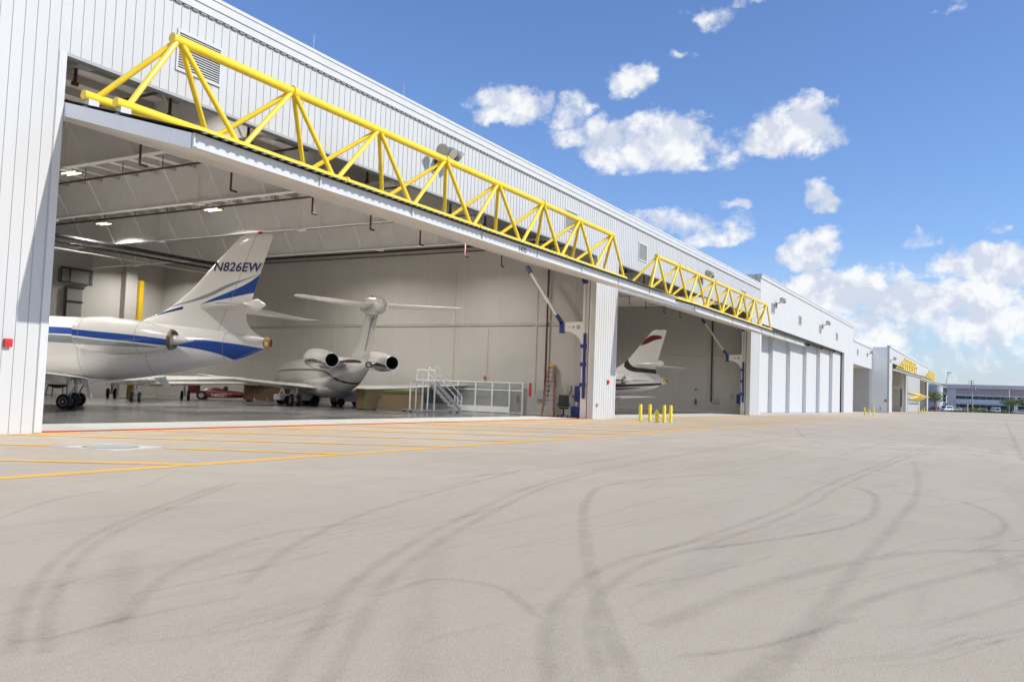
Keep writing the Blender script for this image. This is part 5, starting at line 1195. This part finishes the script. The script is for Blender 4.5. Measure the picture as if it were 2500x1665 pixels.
# distant crane boom
XC = 520; a_ = atX(2300, 934, XC); b_ = atX(2315, 910, XC)
t = thing('crane', 'pale distant crane boom rising behind the farthest hangar', 'crane', (XC, a_.y, 0))
GC = mat('crane_grey', (0.45, .47, .50), .6)
build(MB().tube([(XC, a_.y, 3), (XC, b_.y, b_.z)], .22, 6), 'boom', GC, t); build(MB().box(XC-.5, XC+.5, b_.y-1.6, b_.y+.6, b_.z-.2, b_.z+.3), 'boom_head', GC, t); build(MB().box(XC-3, XC+3, a_.y-2, a_.y+2, 0, 3), 'cab', GC, t)
# cars
def car(px, x, head, col, label, van=False, name='parked_car'):
    p = atX(px, 1001, x); t = thing(name, label, 'van' if van else 'car', (x, p.y, 0), R(head), 'cars in the far parking lot')
    cm = mat('car_paint_%s' % col[0], col[1], .25, 0, .03, coat=.8)
    if van: prof = [(-2.4, .35), (-2.45, 1.0), (-2.35, 1.15), (-2.2, 1.9), (-2.0, 2.0), (1.1, 2.0), (1.4, 1.9), (1.9, 1.15), (2.4, 1.0), (2.5, .35)]
    else: prof = [(-2.2, .35), (-2.25, .85), (-2.0, 1.0), (-1.5, 1.42), (-1.1, 1.5), (.3, 1.5), (.6, 1.42), (1.2, 1.0), (2.1, .82), (2.25, .35)]
    build(MB().prism(prof, 1, -.88, .88), 'body', cm, t, world=False, bevel=.08)
    if van: wp = [(-2.0, 1.15), (-1.9, 1.75), (1.05, 1.75), (1.6, 1.15)]; rw = ((-2.37, -2.29), 1.15, 1.8)
    else: wp = [(-1.75, 1.0), (-1.35, 1.38), (.35, 1.38), (.95, 1.0)]; rw = ((-1.98, -1.6), 1.04, 1.38)
    build(MB().prism(wp, 1, -.893, -.884).prism(wp, 1, .884, .893), 'side_window', CARGL, t, world=False)
    z0, z1 = rw[1], rw[2]
    if van: build(MB().add([(-2.40, -.7, 1.18), (-2.40, .7, 1.18), (-2.28, .65, 1.75), (-2.28, -.65, 1.75)], [(0, 1, 2, 3)]).add([(1.95, -.7, 1.15), (1.95, .7, 1.15), (1.47, .65, 1.85), (1.47, -.65, 1.85)], [(3, 2, 1, 0)]), 'windscreen', CARGL, t, world=False)
    else: build(MB().add([(-2.02, -.7, 1.02), (-2.02, .7, 1.02), (-1.55, .62, 1.42), (-1.55, -.62, 1.42)], [(0, 1, 2, 3)]).add([(1.22, -.7, 1.02), (1.22, .7, 1.02), (.66, .62, 1.44), (.66, -.62, 1.44)], [(3, 2, 1, 0)]), 'windscreen', CARGL, t, world=False)
    for xx in (-1.4, 1.4):
        for yy in (-.85, .85):
            wh = build(MB().tube([(xx, yy-.1, .33), (xx, yy+.1, .33)], .33, 16), 'wheel', RUB, t, world=False, smooth=True); build(MB().tube([(xx, yy-.105, .33), (xx, yy+.105, .33)], .19, 12), 'rim', CHR, wh, world=False)
    for yy in (-.72, .72): build(MB().box(-2.30, -2.2, yy-.12, yy+.12, .75, .98), 'tail_light', RED, t, world=False)
WC = ('white', (0.72, .73, .74)); SC_ = ('silver', (.45, .48, .52)); RC_ = ('red', (.35, .02, .03)); DC = ('dark', (.05, .055, .07))
car(2311, 330, 150, WC, 'white panel van parked beside the farthest hydrant', True, 'parked_van'); car(2331, 338, 120, WC, 'white sedan right of the white panel van')
car(2346, 342, 110, SC_, 'silver sedan partly behind low shrubs'); car(2394, 350, 105, WC, 'white hatchback right of the utility pole'); car(2430, 356, 20, WC, 'white boxy van behind the green shrubs', True, 'parked_van')
car(2487, 358, 100, WC, 'white car at the far right under the flat-topped tree'); car(2279, 330, 100, RC_, 'dark red car behind the farthest bollards'); car(2415, 372, 95, DC, 'dark car close to the mauve building entrance'); car(2450, 374, 95, DC, 'dark car behind the flat-topped tree')
print('objects', len(bpy.data.objects))
